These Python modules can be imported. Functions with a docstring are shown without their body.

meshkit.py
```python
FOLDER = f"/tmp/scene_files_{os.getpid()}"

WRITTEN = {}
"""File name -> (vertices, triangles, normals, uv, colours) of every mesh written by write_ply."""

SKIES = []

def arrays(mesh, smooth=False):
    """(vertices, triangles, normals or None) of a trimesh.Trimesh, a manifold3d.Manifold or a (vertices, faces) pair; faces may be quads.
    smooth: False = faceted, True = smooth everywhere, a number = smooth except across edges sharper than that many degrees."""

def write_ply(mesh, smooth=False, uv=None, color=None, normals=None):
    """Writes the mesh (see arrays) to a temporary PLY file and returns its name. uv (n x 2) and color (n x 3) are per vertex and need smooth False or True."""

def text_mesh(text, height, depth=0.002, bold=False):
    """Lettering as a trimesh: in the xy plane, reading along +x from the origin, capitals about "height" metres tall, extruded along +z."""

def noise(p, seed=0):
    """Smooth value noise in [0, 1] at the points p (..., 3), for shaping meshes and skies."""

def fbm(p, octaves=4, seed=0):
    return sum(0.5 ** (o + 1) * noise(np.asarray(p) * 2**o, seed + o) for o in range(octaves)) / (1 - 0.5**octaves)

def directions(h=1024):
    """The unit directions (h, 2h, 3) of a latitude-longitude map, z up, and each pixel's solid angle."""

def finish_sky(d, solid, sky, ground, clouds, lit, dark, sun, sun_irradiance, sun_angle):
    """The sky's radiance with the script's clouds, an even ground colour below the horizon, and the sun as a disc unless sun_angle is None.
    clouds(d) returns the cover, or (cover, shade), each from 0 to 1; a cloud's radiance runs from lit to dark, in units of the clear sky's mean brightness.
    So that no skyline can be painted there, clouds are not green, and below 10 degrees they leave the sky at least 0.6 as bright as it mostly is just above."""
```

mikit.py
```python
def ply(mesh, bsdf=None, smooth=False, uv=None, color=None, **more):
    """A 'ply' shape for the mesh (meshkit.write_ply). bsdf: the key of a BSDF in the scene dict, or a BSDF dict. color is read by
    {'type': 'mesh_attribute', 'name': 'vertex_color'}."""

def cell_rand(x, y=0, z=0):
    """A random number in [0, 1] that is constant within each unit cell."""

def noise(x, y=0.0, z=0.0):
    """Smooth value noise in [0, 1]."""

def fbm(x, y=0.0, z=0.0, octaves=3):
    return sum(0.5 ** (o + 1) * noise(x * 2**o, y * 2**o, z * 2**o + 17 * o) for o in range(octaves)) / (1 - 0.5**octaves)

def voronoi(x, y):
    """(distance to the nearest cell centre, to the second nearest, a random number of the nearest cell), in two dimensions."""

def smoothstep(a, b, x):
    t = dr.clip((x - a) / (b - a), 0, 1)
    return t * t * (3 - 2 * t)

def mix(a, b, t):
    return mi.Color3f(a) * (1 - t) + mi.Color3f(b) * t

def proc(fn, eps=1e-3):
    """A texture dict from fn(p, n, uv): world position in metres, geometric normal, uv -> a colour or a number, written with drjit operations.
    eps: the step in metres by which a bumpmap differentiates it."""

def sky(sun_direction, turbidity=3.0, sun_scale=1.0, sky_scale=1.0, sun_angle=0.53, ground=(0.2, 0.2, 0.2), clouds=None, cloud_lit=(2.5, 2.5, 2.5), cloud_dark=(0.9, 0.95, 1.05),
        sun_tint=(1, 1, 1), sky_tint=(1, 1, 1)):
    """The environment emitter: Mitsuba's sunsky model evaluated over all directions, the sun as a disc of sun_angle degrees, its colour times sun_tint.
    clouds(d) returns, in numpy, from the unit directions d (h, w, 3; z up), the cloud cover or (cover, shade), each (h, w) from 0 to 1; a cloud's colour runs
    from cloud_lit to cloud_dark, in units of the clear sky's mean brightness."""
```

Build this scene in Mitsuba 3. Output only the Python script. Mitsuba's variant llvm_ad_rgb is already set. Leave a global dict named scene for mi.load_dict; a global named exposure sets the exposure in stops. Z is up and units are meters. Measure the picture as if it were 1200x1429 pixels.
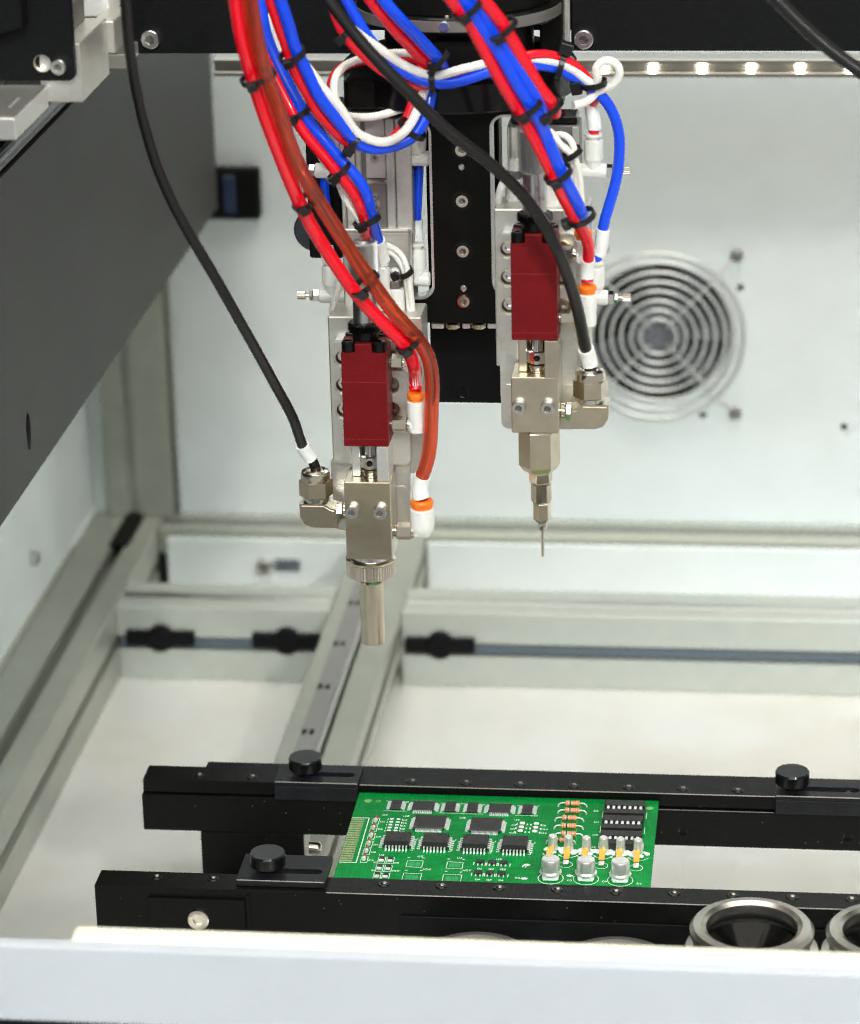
import math, random
import numpy as np
import trimesh
from scipy.interpolate import CubicSpline
from shapely import affinity
from shapely.geometry import Polygon, Point, box as sbox, LineString
from shapely.ops import unary_union
import drjit as dr
import mitsuba as mi
import mikit, meshkit

random.seed(7)
rng = np.random.default_rng(7)
T = mi.ScalarTransform4f
scene, labels = {}, {}

# ------------------------------------------------------------------ camera
FPX = 4265.4                       # focal length in photo pixels (photo 1200 x 1429)
PITCH, YAW, ROLL = 0.36094, -0.122075, -0.025248
CAM = np.array([0.1195, -1.1423, 0.5818])
FWD = np.array([math.sin(YAW)*math.cos(PITCH), math.cos(YAW)*math.cos(PITCH), -math.sin(PITCH)])
_r = np.array([math.cos(YAW), -math.sin(YAW), 0.0]); _u = np.cross(_r, FWD)
RIGHT = math.cos(ROLL)*_r + math.sin(ROLL)*_u
UP = -math.sin(ROLL)*_r + math.cos(ROLL)*_u
scene['camera'] = {'type': 'thinlens', 'fov': math.degrees(2*math.atan(600/FPX)), 'fov_axis': 'x',
    'to_world': T().look_at(origin=CAM.tolist(), target=(CAM+FWD).tolist(), up=UP.tolist()),
    'aperture_radius': 0.0048, 'focus_distance': 1.262, 'near_clip': 0.05, 'far_clip': 50.0}
exposure = 0.2

# ------------------------------------------------------------------ light: hall lamps above and in front of the open machine
def area_lamp(key, pos, target, hx, hy, rgb, label):
    scene[key] = {'type': 'rectangle', 'to_world': T().look_at(origin=list(pos), target=list(target), up=[0.01, 0.02, 1] if abs(target[2]-pos[2]) < 0.9*np.linalg.norm(np.subtract(target, pos)) else [0, 1, 0]) @ T().scale([hx, hy, 1]),
        'emitter': {'type': 'area', 'radiance': {'type': 'rgb', 'value': list(rgb)}}}
    labels[key] = {'label': label, 'category': 'lamp'}
area_lamp('hall_spotlight', (1.15, -2.3, 1.37), (0.03, 0.05, 0.2), 0.05, 0.05, (640, 630, 590), 'small bright hall spotlight standing in front of the machine')
area_lamp('ceiling_light', (0.15, 0.0, 1.75), (0.1, 0.1, 0.0), 0.75, 0.6, (3.7, 3.6, 3.2), 'wide soft ceiling light hanging over the open machine')
area_lamp('hall_softlight', (0.2, -3.2, 2.1), (0.0, 0.2, 0.1), 1.6, 0.7, (4.5, 4.95, 5.2), 'long cool light bank hanging in the hall before the machine')
area_lamp('hall_lamp', (0.35, -2.2, 1.9), (0.03, 0.1, 0.1), 0.45, 0.09, (47, 49.5, 50.5), 'long hall lamp hanging in front of the machine')
scene['hall_glow'] = {'type': 'constant', 'radiance': {'type': 'rgb', 'value': [0.39, 0.395, 0.385]}}

# ------------------------------------------------------------------ materials
def rgb(*c): return {'type': 'rgb', 'value': list(c)}
def PR(base, rough, metallic=0.0, specular=0.5, **kw):
    b = base if isinstance(base, dict) else rgb(*base)
    r = rough if isinstance(rough, dict) else float(rough)
    return {'type': 'principled', 'base_color': b, 'roughness': r, 'metallic': float(metallic), 'specular': float(specular), **kw}
def grain(base, amount, f, g=None):
    base = list(base)
    def fn(p, n, uv):
        v = mikit.fbm(p.x*f, p.y*f, p.z*f, octaves=3)
        w = mikit.noise(p.x*f*0.13+5, p.y*f*0.13, p.z*f*0.13)
        k = 1 + amount*(v-0.5)*1.3 + amount*(w-0.5)
        return mi.Color3f(base[0]*k, base[1]*k, base[2]*k)
    return mikit.proc(fn)
def bump(bsdf, fn, scale, eps=2e-4):
    return {'type': 'bumpmap', 'arbitrary': mikit.proc(fn, eps=eps), 'scale': scale, 'bsdf': bsdf}

M = {}
M['white_paint'] = PR(grain((0.745, 0.785, 0.785), 0.05, 55), 0.42, 0, 0.45)
def floor_tone(p, n, uv):
    w = mikit.fbm(p.x*14+3, p.y*14, 0.5, octaves=4)
    s = mikit.fbm(p.x*60, p.y*25, 2.5, octaves=3)
    a = mikit.smoothstep(0.38, 0.72, w)
    c = mikit.mix((0.71, 0.695, 0.655), (0.655, 0.62, 0.555), a)
    return c*(0.97+0.06*s)
M['white_floor'] = PR(mikit.proc(floor_tone), 0.3, 0, 0.5)
M['panel_white'] = PR(grain((0.50, 0.515, 0.54), 0.06, 30), 0.35)
M['panel_edge'] = PR((0.80, 0.765, 0.60), 0.5)
M['extrusion'] = PR(grain((0.36, 0.37, 0.32), 0.10, 90), 0.36, 0.3, 0.5)
M['extrusion_light'] = PR(grain((0.49, 0.505, 0.46), 0.08, 90), 0.38, 0.25, 0.5)
M['groove_cover'] = PR((0.105, 0.135, 0.16), 0.35, 0.2)
M['scale_strip'] = PR((0.26, 0.25, 0.245), 0.4, 0.3)
def anodized(p, n, uv):
    k = 0.0034 + 0.0026*mikit.fbm(p.x*900, p.y*900, p.z*900, octaves=2)
    sx, sy, sz = p.x*1300, p.y*1300, p.z*1300
    on = mikit.cell_rand(dr.floor(sx), dr.floor(sy), dr.floor(sz))
    fx, fy, fz = sx-dr.floor(sx)-0.5, sy-dr.floor(sy)-0.5, sz-dr.floor(sz)-0.5
    k = k + dr.select((on > 0.9972) & (fx*fx+fy*fy+fz*fz < 0.16), 0.10, 0.0)
    scr = mikit.noise(p.x*18, p.y*2600, p.z*2600)
    k = k + 0.010*mikit.smoothstep(0.93, 0.99, scr)
    return mi.Color3f(k, k*0.95, k*0.84)
M['black_anodized'] = PR(mikit.proc(anodized), 0.30, 0, 0.11)
M['black_edge'] = PR((0.42, 0.38, 0.34), 0.35, 0.7)
M['black_matte'] = PR((0.006, 0.006, 0.0065), 0.5, 0, 0.1)
def speckle(p, n, uv):
    s = mikit.noise(p.x*1500, p.y*1500, p.z*1500)
    k = 0.003 + 0.004*s
    return mi.Color3f(k*1.0, k*1.0, k*1.08)
M['black_coat'] = PR(mikit.proc(speckle), 0.45, 0, 0.12)
M['black_gloss'] = PR((0.004, 0.004, 0.004), 0.14, 0, 0.25)
M['dark_panel'] = PR(grain((0.0165, 0.016, 0.0135), 0.12, 40), 0.45, 0, 0.25)
M['void'] = PR((0.006, 0.006, 0.006), 0.8, 0, 0.1)
M['alu'] = PR(grain((0.62, 0.60, 0.545), 0.12, 700), 0.36, 0.78, 0.5)
M['alu_smooth'] = PR(grain((0.66, 0.645, 0.61), 0.06, 200), 0.3, 0.75, 0.5)
M['alu_dark'] = PR((0.20, 0.19, 0.175), 0.35, 0.6)
def brush(p, n, uv): return mikit.noise(p.x*5000, p.y*5000, p.z*160) + 0.5*mikit.noise(p.x*1600, p.y*1600, p.z*60)
M['nickel'] = bump(PR(grain((0.63, 0.56, 0.435), 0.20, 160), 0.24, 1.0, 0.5), brush, 6e-6, 1e-4)
M['nickel_smooth'] = PR((0.70, 0.635, 0.53), 0.14, 1.0)
M['steel'] = PR((0.72, 0.70, 0.67), 0.16, 1.0)
M['steel_worn'] = PR(grain((0.46, 0.435, 0.39), 0.25, 260), 0.24, 0.95)
M['satin'] = PR((0.62, 0.61, 0.59), 0.27, 1.0)
M['pin_silver'] = PR((0.78, 0.78, 0.74), 0.3, 0.5)
M['red_anodized'] = PR(grain((0.14, 0.0045, 0.0065), 0.16, 900), 0.42, 0.15, 0.18)
M['red_seam'] = PR((0.26, 0.02, 0.03), 0.4, 0.3)
M['red_tube'] = PR((0.72, 0.004, 0.016), 0.10, 0, 0.5, clearcoat=0.4, clearcoat_gloss=0.9)
M['blue_tube'] = PR((0.003, 0.06, 0.70), 0.12, 0, 0.5, clearcoat=0.3, clearcoat_gloss=0.9)
M['amber_clear'] = {'type': 'principled', 'base_color': rgb(0.84, 0.095, 0.03), 'roughness': 0.04, 'spec_trans': 0.86, 'eta': 1.42}
M['amber_bore'] = {'type': 'dielectric', 'int_ior': 1.0, 'ext_ior': 1.42}
M['white_wire'] = PR((0.74, 0.72, 0.65), 0.4)
M['white_plastic'] = PR((0.70, 0.69, 0.635), 0.3)
M['sleeve'] = PR((0.78, 0.77, 0.735), 0.4)
M['orange'] = PR((0.80, 0.17, 0.008), 0.35)
M['black_cable'] = PR((0.007, 0.0065, 0.0062), 0.24, 0, 0.4, clearcoat=0.2, clearcoat_gloss=0.8)
M['tie_black'] = PR((0.007, 0.0068, 0.007), 0.25, 0, 0.45)
def pcb(p, n, uv):
    x, y = p.x*1000, p.y*1000
    cy = dr.floor(y/1.1); on = mikit.cell_rand(dr.floor(x/7.0+mikit.cell_rand(cy, 3)*7), cy, 5)
    fy = dr.abs(y/1.1-cy-0.5)
    t1 = dr.select((fy < 0.16) & (on > 0.55), 1.0, 0.0)
    cx = dr.floor(x/1.3); on2 = mikit.cell_rand(cx, dr.floor(y/9.0+mikit.cell_rand(cx, 8)*7), 2)
    fx = dr.abs(x/1.3-cx-0.5)
    t2 = dr.select((fx < 0.14) & (on2 > 0.68), 1.0, 0.0)
    v = mikit.voronoi(x/16.0+3.1, y/16.0)
    k = 0.92 + 0.10*dr.select(v[2] > 0.5, 1.0, 0.0) + 0.3*dr.maximum(t1, t2)
    k = k*(0.92+0.16*mikit.noise(p.x*300, p.y*300, 1.0))
    return mi.Color3f(0.0006*k, 0.205*k, 0.036*k)
M['pcb_green'] = PR(mikit.proc(pcb), 0.36, 0, 0.07)
M['pcb_edge'] = PR((0.10, 0.20, 0.07), 0.6)
M['pcb_light'] = PR((0.16, 0.42, 0.10), 0.4)
M['silkscreen'] = PR((0.72, 0.78, 0.70), 0.5)
M['gold'] = PR((0.40, 0.36, 0.20), 0.35, 0.4)
M['chip_black'] = PR(grain((0.0145, 0.0135, 0.012), 0.25, 1500), 0.42, 0, 0.4)
M['can_metal'] = PR(grain((0.84, 0.82, 0.78), 0.12, 600), 0.3, 0.75)
M['resistor_tan'] = PR((0.62, 0.40, 0.24), 0.35)
M['band_orange'] = PR((0.72, 0.17, 0.03), 0.4)
M['band_black'] = PR((0.03, 0.02, 0.02), 0.4)
M['tape_orange'] = PR((0.74, 0.36, 0.03), 0.4)
M['diode_red'] = PR((0.32, 0.06, 0.015), 0.25)
M['fan_dark'] = PR((0.03, 0.034, 0.042), 0.25)
M['guard_wire'] = PR((0.80, 0.80, 0.79), 0.3, 0.9)
M['led_case'] = PR((0.34, 0.33, 0.30), 0.3, 0.8)
M['socket_dark'] = PR((0.24, 0.23, 0.21), 0.2, 0.95)
M['knurl'] = PR((0.56, 0.555, 0.54), 0.33, 0.95)
M['fan_hub'] = PR((0.17, 0.18, 0.20), 0.3)
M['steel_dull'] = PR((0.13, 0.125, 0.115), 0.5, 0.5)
M['cup_black'] = PR((0.003, 0.003, 0.003), 0.12, 0, 0.12)
M['pcb_trace'] = PR((0.02, 0.30, 0.09), 0.4)
M['blue_print'] = PR((0.004, 0.018, 0.065), 0.25)
M['black_clamp'] = PR(grain((0.011, 0.011, 0.0125), 0.5, 900), 0.34, 0, 0.2)
for k, v in M.items():
    scene['mat_'+k] = v

# ------------------------------------------------------------------ helpers: measuring points on planes of the place
def ray(px, py): return FWD + (px-600)/FPX*RIGHT - (py-714.5)/FPX*UP
def at(px, py, y):
    d = ray(px, py); return CAM + d*(y-CAM[1])/d[1]
def onz(px, py, z):
    d = ray(px, py); return CAM + d*(z-CAM[2])/d[2]
def onx(px, py, x):
    d = ray(px, py); return CAM + d*(x-CAM[0])/d[0]

# ------------------------------------------------------------------ helpers: meshes
def numbered(name):
    if name not in labels and name not in scene and not any(k.startswith(name+'__') for k in scene): return name
    i = 1
    while True:
        k = f'{name}_{i:03d}'
        if k not in labels and k not in scene: return k
        i += 1
def thing(name, label, cat, group=None):
    key = numbered(name); labels[key] = {'label': label, 'category': cat}
    if group: labels[key]['group'] = group
    return key
def solid(name, mesh, mat, label, cat, group=None, smooth=35):
    key = thing(name, label, cat, group); put(key, mesh, mat, smooth); return key
def put(key, mesh, mat, smooth=35):
    if isinstance(mesh, (list, tuple)): mesh = join(mesh)
    scene[key] = mikit.ply(mesh, 'mat_'+mat, smooth=smooth)
    return key
def part(parent, name, mesh, mat, smooth=35, label=None, stuff=False):
    key = numbered(parent+'__'+name)
    put(key, mesh, mat, smooth)
    if label or stuff:
        labels[key] = {}
        if label: labels[key]['label'] = label
        if stuff: labels[key]['kind'] = 'stuff'
    return key
def structure(name, mesh, mat, label=None):
    put(name, mesh, mat); labels[name] = {'kind': 'structure'}
    if label: labels[name]['label'] = label
    return name
def join(ms): return trimesh.util.concatenate([m for m in ms])
def cbox(x0, x1, y0, y1, z0, z1, c=0.0003):
    c = min(c, 0.45*min(abs(x1-x0), abs(y1-y0), abs(z1-z0)))
    if x0 > x1: x0, x1 = x1, x0
    if y0 > y1: y0, y1 = y1, y0
    if z0 > z1: z0, z1 = z1, z0
    pts = []
    for X, sx in ((x0, 1), (x1, -1)):
        for Y, sy in ((y0, 1), (y1, -1)):
            for Z, sz in ((z0, 1), (z1, -1)):
                pts += [(X, Y+sy*c, Z+sz*c), (X+sx*c, Y, Z+sz*c), (X+sx*c, Y+sy*c, Z)]
    return trimesh.convex.convex_hull(np.array(pts))
def pbox(px0, py0, px1, py1, yf, yb, c=0.0003):
    a, b = at(px0, py0, yf), at(px1, py1, yf)
    return cbox(a[0], b[0], yf, yb, b[2], a[2], c)
def lathe(prof, n=32, a0=0.0):
    """Closed turned solid about z; prof from bottom to top [(r, z)...]; r = 0 ends close to the axis."""
    prof = [(max(r, 0.0), z) for r, z in prof]
    if prof[0][0] > 0: prof = [(0, prof[0][1])] + prof
    if prof[-1][0] > 0: prof = prof + [(0, prof[-1][1])]
    ang = a0 + np.arange(n)*2*np.pi/n
    v, idx = [], []
    for r, z in prof:
        if r == 0: idx.append([len(v)]*n); v.append((0, 0, z))
        else:
            idx.append(list(range(len(v), len(v)+n)))
            v += [(r*math.cos(a), r*math.sin(a), z) for a in ang]
    f = []
    for i in range(len(prof)-1):
        A, B = idx[i], idx[i+1]
        for j in range(n):
            k = (j+1) % n
            if A[j] != A[k]: f.append((A[j], A[k], B[k]))
            if B[j] != B[k]: f.append((A[j], B[k], B[j]))
    return trimesh.Trimesh(np.array(v), np.array(f), process=False)
def ring_lathe(prof, n=48):
    """Closed loop profile turned about z (a ring)."""
    ang = np.arange(n)*2*np.pi/n; m = len(prof)
    v = np.array([[(r*math.cos(a), r*math.sin(a), z) for a in ang] for r, z in prof]).reshape(-1, 3)
    f = []
    for i in range(m):
        i2 = (i+1) % m
        for j in range(n):
            k = (j+1) % n
            f += [(i*n+j, i*n+k, i2*n+k), (i*n+j, i2*n+k, i2*n+j)]
    t = trimesh.Trimesh(v, np.array(f), process=False)
    if t.volume < 0: t.invert()
    return t
def frame(p, d, hint=(0, 0, 1)):
    d = np.asarray(d, float); d = d/np.linalg.norm(d)
    h = np.asarray(hint, float)
    if abs(h@d) > 0.97: h = np.array([0, 1.0, 0]) if abs(d[1]) < 0.9 else np.array([1.0, 0, 0])
    x = np.cross(h, d); x /= np.linalg.norm(x); y = np.cross(d, x)
    m = np.eye(4); m[:3, 0], m[:3, 1], m[:3, 2], m[:3, 3] = x, y, d, p
    return m
def orient(mesh, p, d, hint=(0, 0, 1)):
    m = mesh.copy(); m.apply_transform(frame(p, d, hint)); return m
def rod(p0, p1, r, n=20, c=None):
    p0, p1 = np.asarray(p0, float), np.asarray(p1, float); L = np.linalg.norm(p1-p0)
    c = min(0.15*r, 0.2*L) if c is None else c
    return orient(lathe([(r-c, 0), (r, c), (r, L-c), (r-c, L)], n), p0, p1-p0)
def hexrod(p0, p1, r, c=0.0004, a0=0.0):
    p0, p1 = np.asarray(p0, float), np.asarray(p1, float); L = np.linalg.norm(p1-p0)
    m = lathe([(r-c, 0), (r, c*0.6), (r, L-c*0.6), (r-c, L)], 6, a0)
    return orient(m, p0, p1-p0)
def plate(poly, y0, y1):
    """A shapely polygon in (x, z), extruded between the depths y0 (front) and y1 (back)."""
    ms = []
    for g in getattr(poly, 'geoms', [poly]):
        m = trimesh.creation.extrude_polygon(g, y1-y0, engine='earcut')
        m.apply_transform(np.array([[1, 0, 0, 0], [0, 0, 1, y0], [0, 1, 0, 0], [0, 0, 0, 1.0]]))
        if m.volume < 0: m.invert()
        ms.append(m)
    return join(ms)
def slab(poly, z0, z1):
    """A shapely polygon in (x, y), extruded between two heights."""
    ms = []
    for g in getattr(poly, 'geoms', [poly]):
        m = trimesh.creation.extrude_polygon(g, z1-z0, engine='earcut'); m.apply_translation((0, 0, z0)); ms.append(m)
    return join(ms)
def rrect(x0, z0, x1, z1, r): return sbox(min(x0, x1)+r, min(z0, z1)+r, max(x0, x1)-r, max(z0, z1)-r).buffer(r, quad_segs=8)
def bevel_plate(poly, y0, y1, c=0.0004):
    return join([plate(poly.buffer(-c), y0, y0+c*0.7), plate(poly, y0+c*0.7, y1)])
def cut(a, *bs):
    r = trimesh.boolean.difference([a, *bs], engine='manifold'); return r
def spline(pts, step=0.0016):
    pts = np.asarray(pts, float)
    s = np.r_[0, np.cumsum(np.linalg.norm(np.diff(pts, axis=0), axis=1)**0.75)]
    cs = CubicSpline(s, pts); L = np.linalg.norm(np.diff(pts, axis=0), axis=1).sum()
    return cs(np.linspace(0, s[-1], max(8, int(L/step))))
def sweep(path, r, n=14):
    p = np.asarray(path); m = len(p); t = np.gradient(p, axis=0); t /= np.linalg.norm(t, axis=1, keepdims=True)
    x = np.cross(t[0], [0.3, 1, 0.2]); x /= np.linalg.norm(x); V = []
    rr = np.broadcast_to(r, (m,)); ang = np.arange(n)*2*np.pi/n
    for i in range(m):
        x = x - t[i]*(x@t[i]); x /= np.linalg.norm(x); y = np.cross(t[i], x)
        V.append(p[i] + rr[i]*(np.cos(ang)[:, None]*x + np.sin(ang)[:, None]*y))
    V = np.vstack(V + [p[:1], p[-1:]]); f = []
    for i in range(m-1):
        for j in range(n):
            k = (j+1) % n; a, b = i*n, (i+1)*n
            f += [(a+j, a+k, b+k), (a+j, b+k, b+j)]
    for j in range(n):
        k = (j+1) % n; f += [(m*n, k, j), (m*n+1, (m-1)*n+j, (m-1)*n+k)]
    return trimesh.Trimesh(V, np.array(f), process=False)
def tube_path(pts): return spline([at(a, b, y) for a, b, y in pts])
def tube(name, pts, r, mat, label, cat='tube', group=None, n=14):
    path = tube_path(pts)
    return solid(name, sweep(path, r, n), mat, label, cat, group, smooth=40), path
def flute(r, z0, z1, n, depth, c=0.0004):
    """Knurled sleeve with straight ribs about z."""
    m = n*4; a = np.arange(m)*2*np.pi/m
    rr = r - depth*np.array([0, 0.15, 1, 0.85])[np.arange(m) % 4]
    poly = Polygon(np.c_[rr*np.cos(a), rr*np.sin(a)])
    return join([slab(poly, z0, z1)])
def diamond(r, z0, z1, n=44, rows=18, depth=0.00018, c=0.0005):
    """Cross-knurled sleeve about z."""
    m = n*2; z = np.linspace(z0, z1, rows*2+1); prof = []
    ang = np.arange(m)*2*np.pi/m; v = [(0, 0, z0)]
    rings = [(r-c, z0, 0)] + [(r, zz, 1) for zz in z[1:-1]] + [(r-c, z1, 0)]
    for i, (R, zz, k) in enumerate(rings):
        d = k*depth*(((np.arange(m)+i) % 2)*2-1.0)
        v += [((R+dd)*math.cos(a), (R+dd)*math.sin(a), zz) for a, dd in zip(ang, d)]
    v.append((0, 0, z1)); f = []
    for j in range(m): f.append((0, 1+(j+1) % m, 1+j))
    for i in range(len(rings)-1):
        for j in range(m):
            k = (j+1) % m; a, b = 1+i*m, 1+(i+1)*m
            f += [(a+j, a+k, b+k), (a+j, b+k, b+j)]
    e = 1+(len(rings)-1)*m
    for j in range(m): f.append((e+j, e+(j+1) % m, len(v)-1))
    return trimesh.Trimesh(np.array(v), np.array(f), process=False)
def _sock(rh, h, rs, dp):
    head = lathe([(rh*0.97, 0), (rh, h*0.05), (rh, h*0.82), (rh*0.88, h)], 28)
    return cut(head, lathe([(rs, h-dp), (rs, h+0.001)], 6))
SOCK = _sock(0.00275, 0.003, 0.00145, 0.0018)
def screw(parent, p, d=(0, -1, 0), s=1.0, mat='satin', name='screw', spin=0.4, h=1.0):
    R_ = trimesh.transformations.rotation_matrix(spin, (0, 0, 1))
    m = SOCK.copy(); m.apply_transform(R_); m.apply_scale((s, s, s*h))
    k = part(parent, name, orient(m, p, d), mat, smooth=30)
    c = lathe([(0.00142, 0.0013), (0.00142, 0.0022), (0.0007, 0.00205), (0.0, 0.00195)], 6); c.apply_transform(R_); c.apply_scale((s, s, s*h))
    if k.count('__') < 3: part(k, 'socket', orient(c, p, d), 'socket_dark', smooth=False)
    return k
def text(parent, name, s, h, m4, mat, stuff=False):
    t = meshkit.text_mesh(s, h, 0.00004); t.apply_transform(m4)
    return part(parent, name, t, mat, smooth=False)

# ================================================================== THE SETTING: chamber of the machine
ZF = -0.115                         # chamber floor
YW = 0.565                          # back wall
XL = -0.296                         # left wall
structure('floor', cbox(-0.42, 0.9, -0.30, 0.60, ZF-0.006, ZF, 0.0005), 'white_floor', 'white chamber floor plate under the aluminium frame')
FC = at(918.7, 469.5, 0.558)
wall = sbox(-0.32, -0.14, 0.9, 0.42)
holes = [Point(FC[0], FC[2]).buffer(0.0418, quad_segs=24)] + [Point(x, z).buffer(0.0022) for x, z in ((0.094, 0.0745), (0.073, -0.0036), (0.0158, 0.0965), (0.1556, -0.0096))]
wall = wall.difference(unary_union(holes))
structure('back_wall', plate(wall, YW, YW+0.002), 'white_paint', 'white rear wall of the chamber with a round fan opening')
part('back_wall', 'dark_backing', plate(sbox(-0.30, -0.12, 0.88, 0.40).difference(Point(FC[0], FC[2]).buffer(0.057)), YW+0.008, YW+0.010), 'void')
structure('left_wall', cbox(XL-0.003, XL, -0.4, YW, -0.068, 0.42, 0.0003), 'white_paint', 'white left wall of the chamber')
screw('left_wall', np.array([XL, 0.409, -0.040]), (1, 0, 0), 1.5, 'satin')

# ---- frame of slotted aluminium beams
def profile(w, h, slots, off=0.0):
    p = rrect(0, 0, w, h, 0.0012)
    for side in slots:
        if side == 'top': c = affinity.translate(unary_union([sbox(w/2-0.004, h-0.0045, w/2+0.004, h+0.01), sbox(w/2-0.0085, h-0.012, w/2+0.0085, h-0.0045)]), off, 0)
        if side == 'right': c = unary_union([sbox(w-0.0045, h/2-0.004, w+0.01, h/2+0.004), sbox(w-0.012, h/2-0.0085, w-0.0045, h/2+0.0085)])
        if side == 'left': c = unary_union([sbox(-0.01, h/2-0.004, 0.0045, h/2+0.004), sbox(0.0045, h/2-0.0085, 0.012, h/2+0.0085)])
        p = p.difference(c)
    return p
def beam_y(p, x0, z0, y0, y1):     # runs away from the viewer
    m = plate(affinity.translate(p, x0, z0), y0, y1); return m
def beam_x(p, y0, z0, x0, x1):     # profile's x is depth
    m = trimesh.creation.extrude_polygon(p, x1-x0, engine='earcut')
    m.apply_transform(np.array([[0, 0, 1, x0], [1, 0, 0, y0], [0, 1, 0, z0], [0, 0, 0, 1.0]])); return m
b = thing('aluminium_beam', 'slotted aluminium beam lying along the left wall on the floor', 'beam')
part(b, 'bar', beam_y(profile(0.0445, 0.045, ('top', 'right'), 0.0045), -0.2955, ZF, -0.30, 0.562), 'extrusion', smooth=20)
part(b, 'seal', cbox(-0.2957, -0.2925, -0.30, 0.50, -0.0699, -0.0680, 0.0006), 'extrusion')
a0, a1 = onz(160, 760, -0.069), onz(196, 706, -0.069)
part(b, 'joint_cover', cbox(-0.2745, -0.2625, 0.505, 0.5635, -0.0715, -0.0685, 0.001), 'black_matte', label='black corner cover at the far end of the left beam')
b = thing('aluminium_beam', 'slotted aluminium beam running from the rear wall forward under the black rails, grey scale strip in its groove', 'beam')
cx0, cx1 = -0.129, -0.0895
part(b, 'bar', beam_y(profile(cx1-cx0, 0.024, ('top', 'right')), cx0, -0.094, -0.30, 0.5345), 'extrusion', smooth=20)
part(b, 'foot', cbox(cx0+0.009, cx1-0.009, -0.295, 0.50, ZF, -0.0942, 0.0005), 'extrusion')
part(b, 'scale_strip', cbox(-0.1205, -0.1105, -0.295, 0.525, -0.0700, -0.0690, 0.0003), 'scale_strip', label='dark grey strip with pairs of small black marks')
part(b, 'bright_strip', cbox(-0.1103, -0.1075, -0.295, 0.525, -0.0712, -0.0686, 0.0006), 'satin')
for y in (0.155, 0.2035, 0.252, 0.3084, 0.3656, 0.4235, 0.482):
    for x in (-0.1188, -0.1150):
        part(b, 'mark', cbox(x-0.0010, x+0.0013, y-0.003, y+0.003, -0.0691, -0.0688, 0.0001), 'void', smooth=False)
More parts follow.
